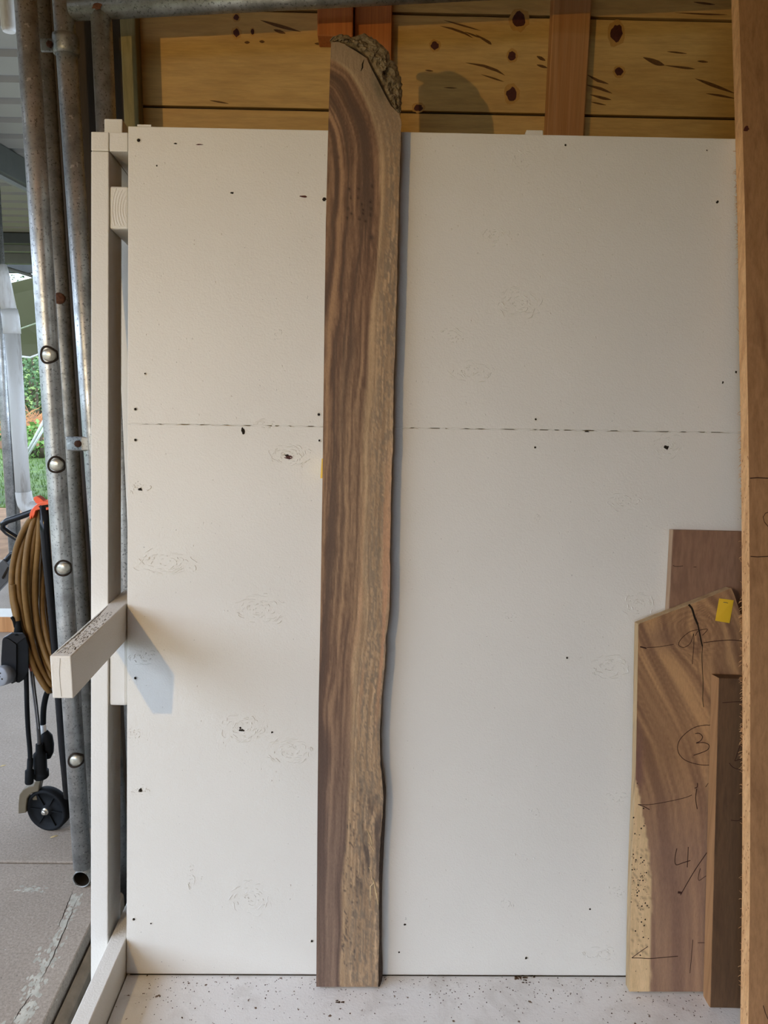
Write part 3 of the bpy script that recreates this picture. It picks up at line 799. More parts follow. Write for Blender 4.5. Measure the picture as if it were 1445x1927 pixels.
bd = np.interp(Y, [1440, 1470, 1520, 1570, 1630, 1700, 1760, 1866], [1190, 1198, 1208, 1218, 1225, 1227, 1224, 1223]) + (fbm(Y * .03, X * 0, 2) - .5) * 5
t = np.clip((bd - X) / 2.0 + .5, 0, 1)
sapc = lerp((176, 148, 108), (204, 174, 132), fbm(X * .2, Y * .02, 3))
spk = (fbm(X * .55, Y * .5, 2) > .69) & (Y > 1530) & (Y < 1800)
sapc[spk] = sapc[spk] * .82
col = hc + (sapc - hc) * t[:, None]
setcol(fc, lin(col) * 1.3)
OUT = [(1201, 1174), (1375, 1107), (1381, 1118), (1392, 1150), (1432, 1290), (1432, 1866), (1184, 1866), (1187, 1700), (1190, 1600), (1196, 1460)]
b = MB(); b.prism([PX(x, y, D2F + .0005) for x, y in OUT], EN * (D2B - D2F - .0005)); obj('sawn_edge', b, M_PALE, pe)
N2 = D2F - .0003
def mark(par, pts, w=.0013, ox=0, oy=0, d=N2, taper=False, name='pencil_line', mat=None):
    P = [PX(ox + x / 5.07, oy + y / 5.07, d) for x, y in pts]
    Q = []
    m = len(P)
    for i in range(m - 1):            # smooth the hand-drawn line
        p0, p1, p2, p3 = P[max(i - 1, 0)], P[i], P[i + 1], P[min(i + 2, m - 1)]
        for k in range(5):
            t = k / 5
            Q.append(.5 * ((2 * p1) + (p2 - p0) * t + (2 * p0 - 5 * p1 + 4 * p2 - p3) * t * t + (3 * p1 - p0 - 3 * p2 + p3) * t ** 3))
    Q.append(P[-1])
    b = MB(); b.ribbon(Q, w, NF, taper, .0002); obj(name, b, mat or M_PENCIL, par)
o1 = dict(ox=1160, oy=960); o2 = dict(ox=1160, oy=1280); o3 = dict(ox=1160, oy=1567)
mark(fc, [(290, 1310), (400, 1305), (545, 1280)], **o1); mark(fc, [(225, 1303), (285, 1318)], .003, **o1)
mark(fc, [(830, 1265), (960, 1248), (1100, 1240), (1230, 1252)], .0016, **o1)
mark(fc, [(780, 1140), (700, 1160), (620, 1225), (592, 1285), (640, 1310), (700, 1275), (728, 1205), (735, 1180), (738, 1270), (722, 1470)], **o1)
mark(fc, [(750, 1200), (785, 1150), (868, 1137), (820, 1195)], **o1)
mark(fc, [(930, 395), (890, 428), (850, 428), (760, 445), (680, 490), (610, 560), (583, 630), (595, 700), (650, 760), (740, 795), (830, 810), (930, 808)], .0015, **o2)
mark(fc, [(750, 510), (790, 508), (820, 540), (800, 580), (760, 600), (830, 595), (882, 620), (860, 670), (735, 717)], .0017, **o2)
mark(fc, [(205, 1185), (300, 1188), (440, 1168), (640, 1125), (720, 1095)], **o2); mark(fc, [(205, 1185), (260, 1205), (315, 1235)], .0018, **o2)
mark(fc, [(772, 980), (770, 1018), (745, 1030)], .0018, **o2); mark(fc, [(765, 1035), (755, 1130), (770, 1230)], .0018, **o2); mark(fc, [(875, 982), (850, 1020)], **o2)
mark(fc, [(575, 150), (558, 240), (568, 305), (640, 285), (705, 265)], .0018, **o3); mark(fc, [(685, 135), (675, 330)], .0017, **o3)
mark(fc, [(900, 130), (858, 195), (740, 370), (610, 595)], .0018, **o3); mark(fc, [(585, 568), (625, 575)], .005, **o3)
mark(fc, [(800, 340), (780, 420), (790, 455), (850, 415), (900, 400)], **o3)
mark(fc, [(300, 1085), (220, 1140), (145, 1195)], .0015, **o3); mark(fc, [(145, 1195), (235, 1196), (330, 1200), (585, 1178)], .0016, **o3)
mark(fc, [(728, 1020), (715, 1180), (700, 1340)], **o3); mark(fc, [(775, 1050), (870, 1050)], **o3)
mark(fc, [(688, 900), (720, 940), (745, 1020), (775, 1090)], .0045, d=N2 - .0001, name='split', mat=M_HOLE, **o1); mark(fc, [(775, 1090), (790, 1160), (810, 1260), (820, 1300)], .003, d=N2 - .0001, name='split', mat=M_HOLE, **o1)
mark(fc, [(820, 1300), (815, 1400), (820, 1530), (826, 1650), (822, 1800), (832, 1880)], .0014, d=N2 - .0001, name='split', mat=M_HOLE, **o1)
random.seed(3)
b = MB()
for k in range(120):
    y = random.gauss(1660, 60); x = random.uniform(1187, 1224)
    if x > np.interp(y, [1570, 1630, 1866], [1214, 1222, 1220]): continue
    s = random.choice([.0006, .0007, .0009, .0012, .0018])
    b.blob(PX(x, y, N2), s, s, EX, EV, NF, 8, .0002, .3)
obj('borer_holes', b, M_HOLE, fc, kind='stuff')
# yellow tag stapled near its point
tg = thing('paper_tag', 'yellow paper tag stapled near the tip of the pointed board', 'tag', PX(1364, 1150, N2))
def q1(x, y, d): return PX(1160 + x / 5.07, 960 + y / 5.07, d)
b = MB(); b.prism([q1(980, 842, -.0535), q1(1118, 860, -.051), q1(1078, 1078, -.0512), q1(942, 1055, -.056)], EN * .0006); obj('sheet', b, M_YEL, tg)
b = MB(); b.tube([q1(1020, 879, -.0536), q1(1040, 880, -.0538), q1(1062, 886, -.0528)], .0006, 6); obj('staple', b, M_GREYD, tg)

# short dark board in front
D3F, D3B = -.0885, -.0525
sm_, P = slab('short_board', 'short dark brown board with pale sawn edge in front of the pointed board', [(1353, 1276), (1470, 1279), (1452, 1899), (1337, 1896)], D3F, D3B, None, None, (1395, 1896))
b = MB(); b.prism(P, EN * (D3B - D3F)); obj('face', b, M_SMALL, sm_, bevel=.001)
off = EN * (D3B - D3F - .001)
b = MB(); b.hexa([P[3] - EX * .0012, P[3] - EX * .0002, P[3] - EX * .0002 + off, P[3] - EX * .0012 + off, P[0] - EX * .0012, P[0] - EX * .0002, P[0] - EX * .0002 + off, P[0] - EX * .0012 + off]); obj('sawn_edge', b, M_SMALLE, sm_)
b = MB()
for pts in ([(1010, 215), (1100, 208), (1200, 205)], [(1205, 560), (1165, 660), (1140, 740), (1130, 770), (1180, 750)], [(1075, 790), (1110, 830), (1160, 848), (1215, 848)], [(1090, 1335), (1160, 1340), (1205, 1310)]):
    mark(sm_, pts, d=D3F - .0004, **o2)

# tall rough-sawn plank in front, leaning on the top edge of the rack
def TP(x, y, d0):        # its face is tilted a little more than the rack
    n = (EN - EV * .088).normalized()
    return on(x, y, R(0, d0, 0), n)
TN = (EN - EV * .088).normalized()
tl = thing('rough_sawn_plank', 'tall rough-sawn tan plank cut off by the right edge, nearest of the boards', 'board', TP(1430, 1960, -.2))
b = MB(); Pl = []
ysr = [-260, -120, 0, 200, 420, 640, 800, 950, 1100, 1300, 1500, 1700, 1800, 1927, 1962]
lx = np.interp(ysr, [-260, 0, 130, 265, 420, 640, 800, 1000, 1300, 1500, 1700, 1927, 1962], [1385, 1390, 1393, 1399, 1402, 1405, 1408, 1410, 1411.5, 1411.5, 1411, 1408, 1407.5])
front = [TP(x, y, -.2) for x, y in zip(lx, ysr)]; th = .034
back = [p_ + TN * th for p_ in front]; wd_ = EX * .19
n = len(front); vs = []
for f_, k_ in zip(front, back): vs += [f_, f_ + wd_, k_ + wd_, k_]
fs = []
for i in range(n - 1):
    for k in range(4):
        if k == 3: continue
        fs.append((4 * i + k, 4 * i + (k + 1) % 4, 4 * i + 4 + (k + 1) % 4, 4 * i + 4 + k))
fs += [(0, 1, 2, 3), (4 * n - 1, 4 * n - 2, 4 * n - 3, 4 * n - 4)]
b.add(vs, fs); obj('face', b, M_TALL, tl)
b = MB(); vs = []
for f_, k_ in zip(front, back): vs += [f_, k_]
b.add(vs, [(2 * i, 2 * i + 1, 2 * i + 3, 2 * i + 2) for i in range(n - 1)]); obj('sawn_edge', b, M_TALLE, tl, label='pale fuzzy sawn edge')
b = MB()          # splinters along the back arris
for k in range(240):
    y = random.choice([random.gauss(380, 55), random.gauss(1180, 60), random.gauss(1400, 60), random.uniform(1050, 1900), random.uniform(250, 1900), random.gauss(860, 40)])
    if not 255 < y < 1920: continue
    q = TP(np.interp(y, ysr, lx), y, -.2) + TN * (th - .0005)
    L = random.uniform(.002, .008); dv = Vector((-L, random.uniform(-.3, .3) * L, random.uniform(-1.2, 1.0) * L))
    b.tube([q, q + dv * .6 + Vector((0, 0, .001)), q + dv], [.0005, .0004, .0002], 4)
obj('splinters', b, M_TALLE, tl, kind='stuff')
b = MB()
for k in range(130):
    y = random.uniform(850, 1925); fx = random.random()
    q = TP(np.interp(y, ysr, lx), y, -.2) + TN * th * fx - EX * .0003
    b.blob(q, random.uniform(.0008, .002), random.uniform(.0015, .004), TN, EV, -EX, 7, .0003, .4)
obj('edge_pits', b, plain('edge_pits', s255(150, 108, 68), .9), tl, kind='stuff')
b = MB()
def tmark(pts, w=.0014):
    b = MB(); b.ribbon([TP(x, y, -.2004) for x, y in pts], w, -TN); obj('pencil_line', b, M_PENCIL, tl)
tmark([(1450, 962), (1440, 966), (1436, 973), (1438, 982), (1446, 992)]); tmark([(1436, 1892), (1440, 1906), (1445, 1918), (1449, 1916)])
tmark([(1412, 1047), (1425, 1048), (1446, 1047)], .0018); tmark([(1411, 900), (1425, 899), (1446, 900)], .0022)
b.blob(TP(1404, 243, -.2003), .006, .007, EX, EV, -TN, 12, .0003, .3)
obj('knot', b, M_KNOT, tl)

# ==================================================================== SCAFFOLD TUBES
TR = .0242
def line(p, q, t): return p + (q - p) * t
YA = 1.93
A0 = atY(48, 0, YA); A1 = atY(156, 1640, YA)
sf = thing('scaffold_frame', 'speckled galvanised scaffold frame with welded round rung ends left of the white rack', 'scaffold', Vector((A1.x, YA, 0)))
topA = line(A1, A0, 1.12); footz = TR * 2
botA = line(A1, A0, (footz - A1.z) / (A0.z - A1.z))
b = MB(); b.tube([botA, line(botA, topA, .3), line(botA, topA, .6), topA], TR, 28); ua = obj('upright', b, M_GALV, sf)
YB = 2.13
B0 = atY(90, 218, YB); B1 = atY(144, 1018, YB)
topB = line(B1, B0, (2.55 - B1.z) / (B0.z - B1.z)); botB = line(B1, B0, (footz - B1.z) / (B0.z - B1.z))
b = MB(); b.tube([botB, topB], TR, 28); ub = obj('upright', b, M_GALVD, sf)
for (x, y) in ((90, 668), (104, 875), (117, 1070), (141, 1432)):
    t = (atY(x, y, YA - TR).z - botA.z) / (topA.z - botA.z); c = line(botA, topA, t)
    xo = atY(x, y, YA - TR).x - c.x
    c = c + Vector((xo, 0, 0))
    dv = Vector((-.12, -1, -.05)).normalized()
    f_ = c + Vector((0, -math.sqrt(max(.0001, TR * TR - xo * xo)), 0))
    b = MB(); b.lathe(f_ + Vector((0, .012, 0)), (0, -1, 0), [(0, .0165), (.010, .0162), (.0145, .0135), (.0165, .007), (.017, .0005)], 20); rg = obj('rung_end', b, M_SHINE, sf, label='dull silver domed rung end')
    b = MB(); pts = []
    for k in range(28):
        an = 2 * math.pi * k / 28; rr = .0178 * (1 + .06 * math.sin(3 * an + x)); ox_ = rr * math.cos(an); oz = rr * math.sin(an) * 1.08
        xx = max(-TR * .97, min(TR * .97, xo + ox_))
        pts.append(Vector((c.x - xo + xx, c.y - math.sqrt(max(0, TR * TR - xx * xx)) - .0008, c.z + oz)))
    b.tube(pts, .0026, 8, closed=True); obj('weld_ring', b, M_WELD, rg)
# welded pad on the rear upright
q = line(botB, topB, (atY(122, 563, YB).z - botB.z) / (topB.z - botB.z))
b = MB(); b.lathe(q + Vector((.004, -TR * .6, 0)), (.25, -1, 0), [(0, .016), (.010, .015), (.013, .010), (.014, .001)], 18); obj('rusty_stub', b, M_RUST, sf)
# foot tube along the ground, its open end to the viewer
fx = atZ(150, 1660, TR).x
fp0 = Vector((fx, YA - .024, TR)); fp1 = Vector((fx + .02, YB + .05, TR))
b = MB(); b.lathe(fp0, fp1 - fp0, [(.004, .0215), (0, .0222), (0, TR), (.24, TR), (.24, .001)], 28, caps=False); ft = obj('foot_tube', b, M_GALVD, sf)
b = MB(); b.lathe(fp0, fp1 - fp0, [(.001, .0218), (.12, .0218), (.121, .001)], 24, caps=False); obj('bore', b, M_HOLE, ft)

YC = 2.03
C0 = atY(121, 35, YC); C1 = atY(165, 690, YC)
gf = thing('gate_frame', 'galvanised tube frame with collar and cross tube behind the top corner of the white rack', 'scaffold', Vector((atY(215, 1640, YC).x, YC, GZ)))
def onC(z): return line(C1, C0, (z - C1.z) / (C0.z - C1.z))
b = MB(); b.tube([onC(GZ), onC(1.2), onC(2.55)], TR, 28); uc = obj('upright', b, M_GALV, gf)
zc1 = atY(130, 66, YC).z; zc0 = atY(130, 104, YC).z
b = MB(); b.lathe(onC(zc0), onC(zc1) - onC(zc0), [(0, TR + .001), (.001, TR + .0055), (.012, TR + .0065), (zc1 - zc0 - .012, TR + .0065), (zc1 - zc0 - .001, TR + .0055), (zc1 - zc0, TR + .001)], 28); cl = obj('collar', b, M_GALVD, gf)
pl0 = atY(76, 72, YC - .012); pl1 = atY(108, 99, YC - .012)
b = MB(); b.box(pl0.x, pl1.x, YC - .016, YC - .008, pl1.z, pl0.z); lug = obj('clamp_lug', b, M_GALVD, gf, bevel=.003)
bc = atY(94, 84, YC - .016)
b = MB(); b.lathe(bc, (0, -1, 0), [(0, .008), (.005, .008), (.006, .006), (.006, .001)], 6); obj('bolt', b, M_RUST, lug)
k0 = atY(124, 821, YC - .02); k1 = atY(170, 849, YC - .02)
b = MB(); b.box(k0.x, k1.x, YC - .024, YC - .016, k1.z, k0.z); lug = obj('clamp_lug', b, M_GALV, gf, bevel=.004)
bc = atY(147, 835, YC - .024)
b = MB(); b.lathe(bc, (0, -1, 0), [(0, .009), (.004, .009), (.005, .006), (.005, .001)], 12); obj('bolt', b, M_RUST, lug)
# cross tube at the top and the short upright hanging from it
D0 = atY(133, 18, YC); D1 = atY(740, -13, YC)
b = MB(); b.tube([D0, line(D0, D1, 1.0), line(D0, D1, 2.6)], TR, 28); obj('cross_tube', b, M_GALVD, gf)
E0 = atY(190, 22, YC + .002); E1 = atY(200, 240, YC + .002)
Eb = line(E1, E0, (GZ - E1.z) / (E0.z - E1.z))
b = MB(); b.tube([Eb, line(Eb, E0, .5), E0], TR, 28); obj('upright', b, M_GALV, gf)
b = MB(); w0 = atY(183, 12, YC - TR - .001)
b.blob(w0, .012, .008, EX, Vector((0, 0, 1)), (0, -1, 0), 14, .003, .3); obj('rust_patch', b, M_RUST, gf)

# ==================================================================== HAND CART, CORD, PLUGS
YW = 2.182
wc = atY(92, 1521, YW)
ct = thing('hand_cart', 'black tube hand cart with a spoked plastic wheel, half hidden by the scaffold frame', 'cart', Vector((wc.x, YW, 0)))
WR = wc.z
ax = Vector((-.22, -1, .0)).normalized()
b = MB(); hwid = .017
b.lathe(wc - ax * hwid, ax, [(0, WR * .80), (0, WR - .004), (.004, WR), (2 * hwid - .004, WR), (2 * hwid, WR - .004), (2 * hwid, WR * .86), (2 * hwid - .009, WR * .82), (2 * hwid - .010, .018), (2 * hwid + .001, .016), (2 * hwid + .001, .001)], 40, caps=False)
wh = obj('wheel', b, M_BLACK, ct)
a1_ = ax.orthogonal().normalized(); a2_ = ax.cross(a1_)
for k in range(6):
    an = 2 * math.pi * (k + .25) / 6; dv = a1_ * math.cos(an) + a2_ * math.sin(an); sd = ax.cross(dv)
    p0 = wc + ax * (hwid - .009) + dv * .016; p1 = wc + ax * (hwid - .009) + dv * WR * .82
    b = MB(); b.prism([p0 - sd * .002, p0 + sd * .002, p1 + sd * .0012, p1 - sd * .0012], ax * .005); obj('spoke', b, M_BLACK, wh)
b = MB(); b.lathe(wc + ax * hwid, ax, [(0, .011), (.003, .011), (.003, .0075), (.010, .0075), (.012, .006), (.012, .0005)], 20, caps=False); obj('axle_bolt', b, M_STEEL, wh)
b = MB(); b.tube([wc - ax * hwid, wc - ax * .4], .008, 12); obj('axle', b, M_STEEL, ct)
# upright tube and the looped handle
YH = 2.125
b = MB(); b.tube([atY(x, y, YH) for x, y in ((83, 950), (84, 1000), (88, 1050), (94, 1110), (99, 1160), (104, 1215), (110, 1290), (118, 1400), (128, 1500))], .0125, 16); obj('upright', b, M_BLACKT, ct)
hp = [(120, 940), (92, 951), (60, 964), (30, 975), (14, 980), (6, 986), (6, 994), (14, 1002), (27, 1010), (50, 1024), (90, 1048)]
b = MB(); P = []
for (x, y) in hp: P.append(atY(x, y, 2.26))
b.tube(P, .0095, 14); obj('handle', b, M_BLACKT, ct)
b = MB(); b.tube([atY(88, 1052, 2.20), atY(55, 1040, 2.30), atY(22, 1042, 2.30), atY(8, 1058, 2.30), atY(-25, 1095, 2.30)], .008, 12); obj('side_tube', b, M_BLACKT, ct)
b = MB(); b.prism([atY(6, 1052, 2.29), atY(17, 1064, 2.29), atY(16, 1092, 2.29), atY(-20, 1130, 2.29), atY(-26, 1085, 2.29)], (0, .03, 0)); obj('side_bracket', b, M_GREYD, ct, bevel=.002)
b = MB(); b.prism([atY(3, 1087, 2.285), atY(14, 1067, 2.285), atY(16, 1069, 2.285), atY(5, 1090, 2.285)], (0, .004, 0)); obj('slot', b, M_HOLE, ct)
# arched foot
b = MB(); ft_ = [(38, 1532), (38, 1512), (40, 1496), (47, 1486), (57, 1481), (66, 1479), (70, 1470)]
YF = 2.17
pin = [(49, 1530), (49, 1518), (51, 1503), (55, 1497), (62, 1492), (72, 1490), (76, 1470)]
b.prism([atY(x - 4, y, YF) for x, y in ft_] + [atY(x, y, YF) for x, y in pin[::-1]], (0, .03, 0)); obj('foot', b, M_OLIVE, ct, bevel=.003)
b = MB(); b.prism([atY(60, 1486, YF + .01), atY(66, 1486, YF + .01), atY(70, 1506, YF + .01), atY(61, 1506, YF + .01)], (0, .02, 0)); obj('foot_web', b, M_OLIVE, ct, bevel=.002)

# coiled brown cord
def spline(P, k=6, closed=False):
    P = [Vector(p) for p in P]; m = len(P); Q = []
    for i in range(m if closed else m - 1):
        if closed: p0, p1, p2, p3 = P[(i - 1) % m], P[i], P[(i + 1) % m], P[(i + 2) % m]
        else: p0, p1, p2, p3 = P[max(i - 1, 0)], P[i], P[i + 1], P[min(i + 2, m - 1)]
        for j in range(k):
            t = j / k
            Q.append(.5 * ((2 * p1) + (p2 - p0) * t + (2 * p0 - 5 * p1 + 4 * p2 - p3) * t * t + (3 * p1 - p0 - 3 * p2 + p3) * t ** 3))
    if not closed: Q.append(P[-1])
    return Q
cr = thing('extension_cord', 'thick brown extension cord hanging in a long coil from the orange clamp', 'cord', atY(70, 1300, 2.15))
strands = [
    ([(68, 966), (50, 988), (34, 1022), (25, 1060), (22, 1095), (25, 1135), (36, 1180), (52, 1225), (70, 1268), (92, 1300)], 2.155),
    ([(70, 962), (56, 985), (46, 1015), (38, 1050), (34, 1085), (36, 1120), (43, 1160), (55, 1210), (72, 1255), (95, 1297)], 2.170),
    ([(72, 960), (62, 985), (53, 1020), (48, 1060), (46, 1100), (49, 1140), (57, 1190), (68, 1235), (82, 1268), (98, 1290)], 2.150),
    ([(74, 958), (69, 985), (63, 1020), (58, 1060), (55, 1095), (57, 1140), (64, 1185), (74, 1225), (88, 1258), (102, 1280)], 2.168),
    ([(77, 958), (75, 990), (72, 1030), (68, 1070), (66, 1105), (67, 1145), (72, 1185), (82, 1220), (94, 1250), (106, 1268)], 2.152),
    ([(80, 957), (82, 1000), (82, 1040), (80, 1080), (79, 1120), (80, 1150), (85, 1185), (92, 1215), (102, 1240), (112, 1255)], 2.172),
    ([(93, 958), (94, 1000), (95, 1040), (95, 1080), (95, 1120), (96, 1150), (99, 1185), (104, 1215), (110, 1240), (118, 1255)], 2.19)]
CRD = .0086
for k, (pp, yd) in enumerate(strands):
    fr = [atY(x, y, yd + .012 * math.sin(i * .7 + k)) for i, (x, y) in enumerate(pp)]
    bk_ = [atY(x * .8 + 26 + k, y * .97 + 25, yd + .075 + .008 * math.sin(i + k)) for i, (x, y) in enumerate(pp)][::-1]
    b = MB(); b.tube(spline(fr + bk_, 4, True), CRD, 10, closed=True); obj('loop', b, M_CORD, cr)
b = MB(); b.tube(spline([atY(24, 1100, 2.150), atY(26, 1125, 2.148), atY(31, 1150, 2.142), atY(33, 1174, 2.14)]), CRD, 10); obj('cord_end', b, M_CORD, cr)

# orange spring clamp
cl_ = thing('spring_clamp', 'bright orange plastic spring clamp gripping the coiled cord', 'clamp', atY(76, 965, 2.13))
def ex_(pts, y0, dy): 
    b = MB(); b.prism([atY(x, y, y0) for x, y in pts], (0, dy, 0)); return b
obj('handle', ex_([(62, 938), (64, 935), (70, 934), (75, 937), (82, 943), (100, 936), (108, 940), (108, 948), (88, 950), (72, 950), (66, 946)], 2.128, .022), M_ORANGE, cl_, bevel=.002)
obj('jaw', ex_([(55, 976), (55, 968), (58, 960), (64, 953), (71, 947), (80, 944), (94, 943), (108, 942), (108, 957), (94, 959), (82, 961), (72, 959), (66, 963), (60, 971), (57, 978)], 2.116, .03), M_ORANGE, cl_, bevel=.002)
obj('jaw_slot', ex_([(72, 953), (80, 951), (94, 949), (100, 951), (94, 954), (86, 955), (74, 955)], 2.114, .004), M_HOLE, cl_)
obj('jaw_tip', ex_([(60, 970), (64, 962), (67, 960), (65, 968), (61, 976)], 2.112, .03), M_ORANGE, cl_, bevel=.001)

# outlet box hanging at the end of the cord
YO = 2.12
ob_ = thing('outlet_box', 'black taped outlet box with a round grey socket hanging on the cord end', 'outlet box', atY(30, 1288, YO))
def hex3(front, depth, name, mat, par, y=YO, bevel=.003, sh=(0, 0)):
    b = MB(); f_ = [atY(x, yy_, y) for x, yy_ in front]; k_ = [atY(x + sh[0], yy_ + sh[1], y + depth) for x, yy_ in front]
    n = len(f_); b.add(f_ + k_, [list(range(n))[::-1], list(range(n, 2 * n))] + [(i, (i + 1) % n, n + (i + 1) % n, n + i) for i in range(n)])
    return obj(name, b, mat, par, bevel=bevel)
hex3([(4, 1206), (6, 1200), (16, 1202), (31, 1213), (31, 1283), (22, 1287), (2, 1262), (2, 1240)], .05, 'housing', M_BLACKT, ob_, bevel=.002)
hex3([(30, 1212), (36, 1196), (48, 1196), (54, 1215), (54, 1262), (46, 1278), (36, 1285), (30, 1284)], .05, 'tape_wrap', M_BLACK, ob_, y=YO + .006)
hex3([(6, 1200), (22, 1190), (44, 1190), (50, 1199), (31, 1213), (16, 1203)], .045, 'tape_top', M_BLACKT, ob_, y=YO + .004)
b = MB(); b.tube([atY(33, 1168, 2.14), atY(34, 1180, 2.138), atY(35, 1194, 2.136)], [.0085, .0095, .014], 14); obj('strain_relief', b, M_RUBBER, ob_)
b = MB(); b.tube(spline([atY(22, 1161, 2.13), atY(26, 1168, 2.132), atY(29, 1180, 2.136)]), [.0045] * 13, 8); obj('tape_tail', b, M_BLACK, ob_)
sc_ = atY(5, 1271, YO - .012); sn = Vector((-.35, -1, .12)).normalized()
b = MB(); b.lathe(sc_ - sn * -.0, -sn, [(-.012, .001), (-.012, .026), (-.009, .0285), (.02, .0285), (.02, .001)], 28, caps=False); so = obj('socket', b, M_GREYP, ob_)
sa = Vector((0, 0, 1)).cross(sn).normalized(); sb = sn.cross(sa)
for (px_, pz_) in ((.003, .010), (-.0095, -.001), (.010, -.006), (.001, .0)):
    c = sc_ + sn * .0122 + sa * px_ + sb * pz_
    b = MB(); b.prism([c - sa * .0024 - sb * .002, c + sa * .0024 - sb * .002, c + sa * .0024 + sb * .002, c - sa * .0024 + sb * .002], sn * .0004); obj('socket_slot', b, M_HOLE, so)
b = MB(); b.tube([atY(54, 1247, 2.15), atY(57, 1254, 2.15), atY(60, 1262, 2.152)], .0055, 10); obj('indicator', b, M_RED, ob_)

def plug(name, label, cable, cmat, cr_, body, mat, yy, extra=None):
    t = thing(name, label, 'plug', atY(*body[-1][:2], yy), 'hanging plugs')
    b = MB(); b.tube(spline([atY(x, y, yy) for x, y in cable]), cr_, 12); obj('cable', b, cmat, t)
    b = MB(); b.tube([atY(x, y, yy) for x, y, r in body], [r for x, y, r in body], 20); obj('plug_body', b, mat, t)
    return t
plug('power_plug', 'slim black plug hanging lowest on a straight black cable', [(49, 1262), (50, 1300), (51, 1335), (53, 1375), (56, 1408), (57, 1432)], M_RUBBER, .0068, [(57, 1428, .0085), (56, 1448, .0085), (55.5, 1450, .0125), (55, 1472, .0125), (55, 1474, .011)], M_RUBBER, 2.135)
t = plug('power_plug', 'stout black socket plug on the grey striped cable', [(60, 1262), (64, 1300), (69, 1340), (73, 1380), (74, 1406)], M_GREYD, .0058, [(74, 1400, .0105), (74.5, 1414, .0115), (75, 1419, .0195), (76, 1450, .0195), (77, 1451, .0225), (77.5, 1461, .0225), (78, 1464, .019)], M_RUBBER, 2.165)
b = MB()
for k in (-1, 1):
    b.tube(spline([atY(x + k * 1.6 - 1, y, 2.159) for x, y in ((60, 1262), (64, 1300), (69, 1340), (72, 1372))]), .0016, 6)
obj('pale_stripe', b, M_GREYP, t)
t = plug('power_plug', 'round black plug with a white sleeve on the thick black cable', [(104, 1270), (92, 1296), (86, 1312), (82, 1335), (81, 1366)], M_RUBBER, .0085, [(83, 1376, .010), (87, 1386, .018), (89, 1402, .0195), (90, 1416, .017), (90, 1426, .009)], M_RUBBER, 2.195)
b = MB(); b.tube([atY(80.5, 1363, 2.194), atY(82.5, 1383, 2.194)], .0098, 16); obj('sleeve', b, M_WHITE, t)

# ==================================================================== BEYOND THE SHED
def lawnmat():
    m, nt, bs = newmat('lawn'); v = coords(nt)
    c = ramp(nt, noise(nt, v, 3.5, 6, 0.7), [(0.3, s255(44, 60, 22)), (0.55, s255(76, 98, 36)), (0.72, s255(104, 124, 54))])
    nt.links.new(c, bs.inputs['Base Color']); bs.inputs['Roughness'].default_value = 0.9
    bump(nt, bs, noise(nt, v, 30, 4), 0.8, 0.03)
    return m
M_LAWN = lawnmat()
b = MB(); b.box(-60, 60, 8.4, 70, GZ - .1, GZ + .01); b.box(-60, -7.02, -60, 8.4, GZ - .1, GZ + .01); b.box(-7.02, 60, -60, -4.52, GZ - .1, GZ + .01); b.box(4.02, 60, -4.5, 5.5, GZ - .1, GZ + .01); o = obj('lawn', b, M_LAWN); o['kind'] = 'structure'
b = MB(); b.box(-7, 60, 5.5, 8.4, GZ - .1, GZ); o = obj('bare_earth', b, plain('earth', s255(150, 118, 88), .95, var=.35, scale=6, bmp=.6)); o['kind'] = 'structure'
random.seed(21)
b = MB()
for k in range(6000):
    y = random.uniform(8.3, 17); x = -0.46 * y + random.uniform(-1.6, 1.6) * y * .09
    h = random.uniform(.03, .09); a = random.uniform(0, 6.28); w = .006
    dx, dy = math.cos(a) * w, math.sin(a) * w
    b.add([(x - dx, y - dy, GZ + .008), (x + dx, y + dy, GZ + .008), (x + random.uniform(-.03, .03), y + random.uniform(-.03, .03), GZ + h)], [(0, 1, 2)])
o = obj('grass', b, plain('grass_blades', s255(78, 104, 36), .8, var=.3, scale=2, bmp=0)); o['kind'] = 'stuff'; o['label'] = 'short green grass beyond the concrete slab'; o['category'] = 'grass'
# shrubs
def shrub(label, px, py, Y, rx, rz, n, cols, seed, trunk=True):
    random.seed(seed); c = atY(px, py, Y)
    t = thing('shrub', label, 'shrub', Vector((c.x, Y, GZ)), 'shrubs beyond the lawn')
    mats = plain('leaf', cols, .6, var=.45, scale=3, bmp=0)
    b = MB()
    for k in range(n):
        th_ = random.uniform(0, 6.28); ph = math.acos(random.uniform(-1, 1)); r = random.uniform(.45, 1) ** .5
        p_ = Vector((c.x + rx * r * math.sin(ph) * math.cos(th_), Y + rx * .7 * r * math.sin(ph) * math.sin(th_), c.z + rz * r * math.cos(ph)))
        if p_.z < GZ + .05: continue
        s = random.uniform(.05, .12); a = Vector((random.uniform(-1, 1), random.uniform(-1, 1), random.uniform(-.7, .5))).normalized(); w = a.orthogonal().normalized() * s * .35
        b.add([p_, p_ + a * s * .5 + w, p_ + a * s, p_ + a * s * .5 - w], [(0, 1, 2, 3)])
    obj('foliage', b, mats, t)
    b = MB()
    for k in range(5):
        a = 6.28 * k / 5
        b.tube([Vector((c.x + .1 * math.cos(a), Y + .1 * math.sin(a), GZ)), Vector((c.x + .25 * math.cos(a), Y + .2 * math.sin(a), c.z * .5)), Vector((c.x + rx * .6 * math.cos(a), Y + rx * .4 * math.sin(a), c.z + rz * .5))], [.05, .035, .015], 7)
    obj('stem', b, plain('stem', s255(84, 72, 56), .9), t)
shrub('tall pale green shrub behind the white downpipe', 62, 715, 17.5, 1.6, 1.5, 2600, s255(142, 164, 92), 1)
shrub('dark green shrub low between the downpipe and the steel frame', 70, 765, 16.0, 1.2, 1.0, 1800, s255(66, 92, 48), 2)
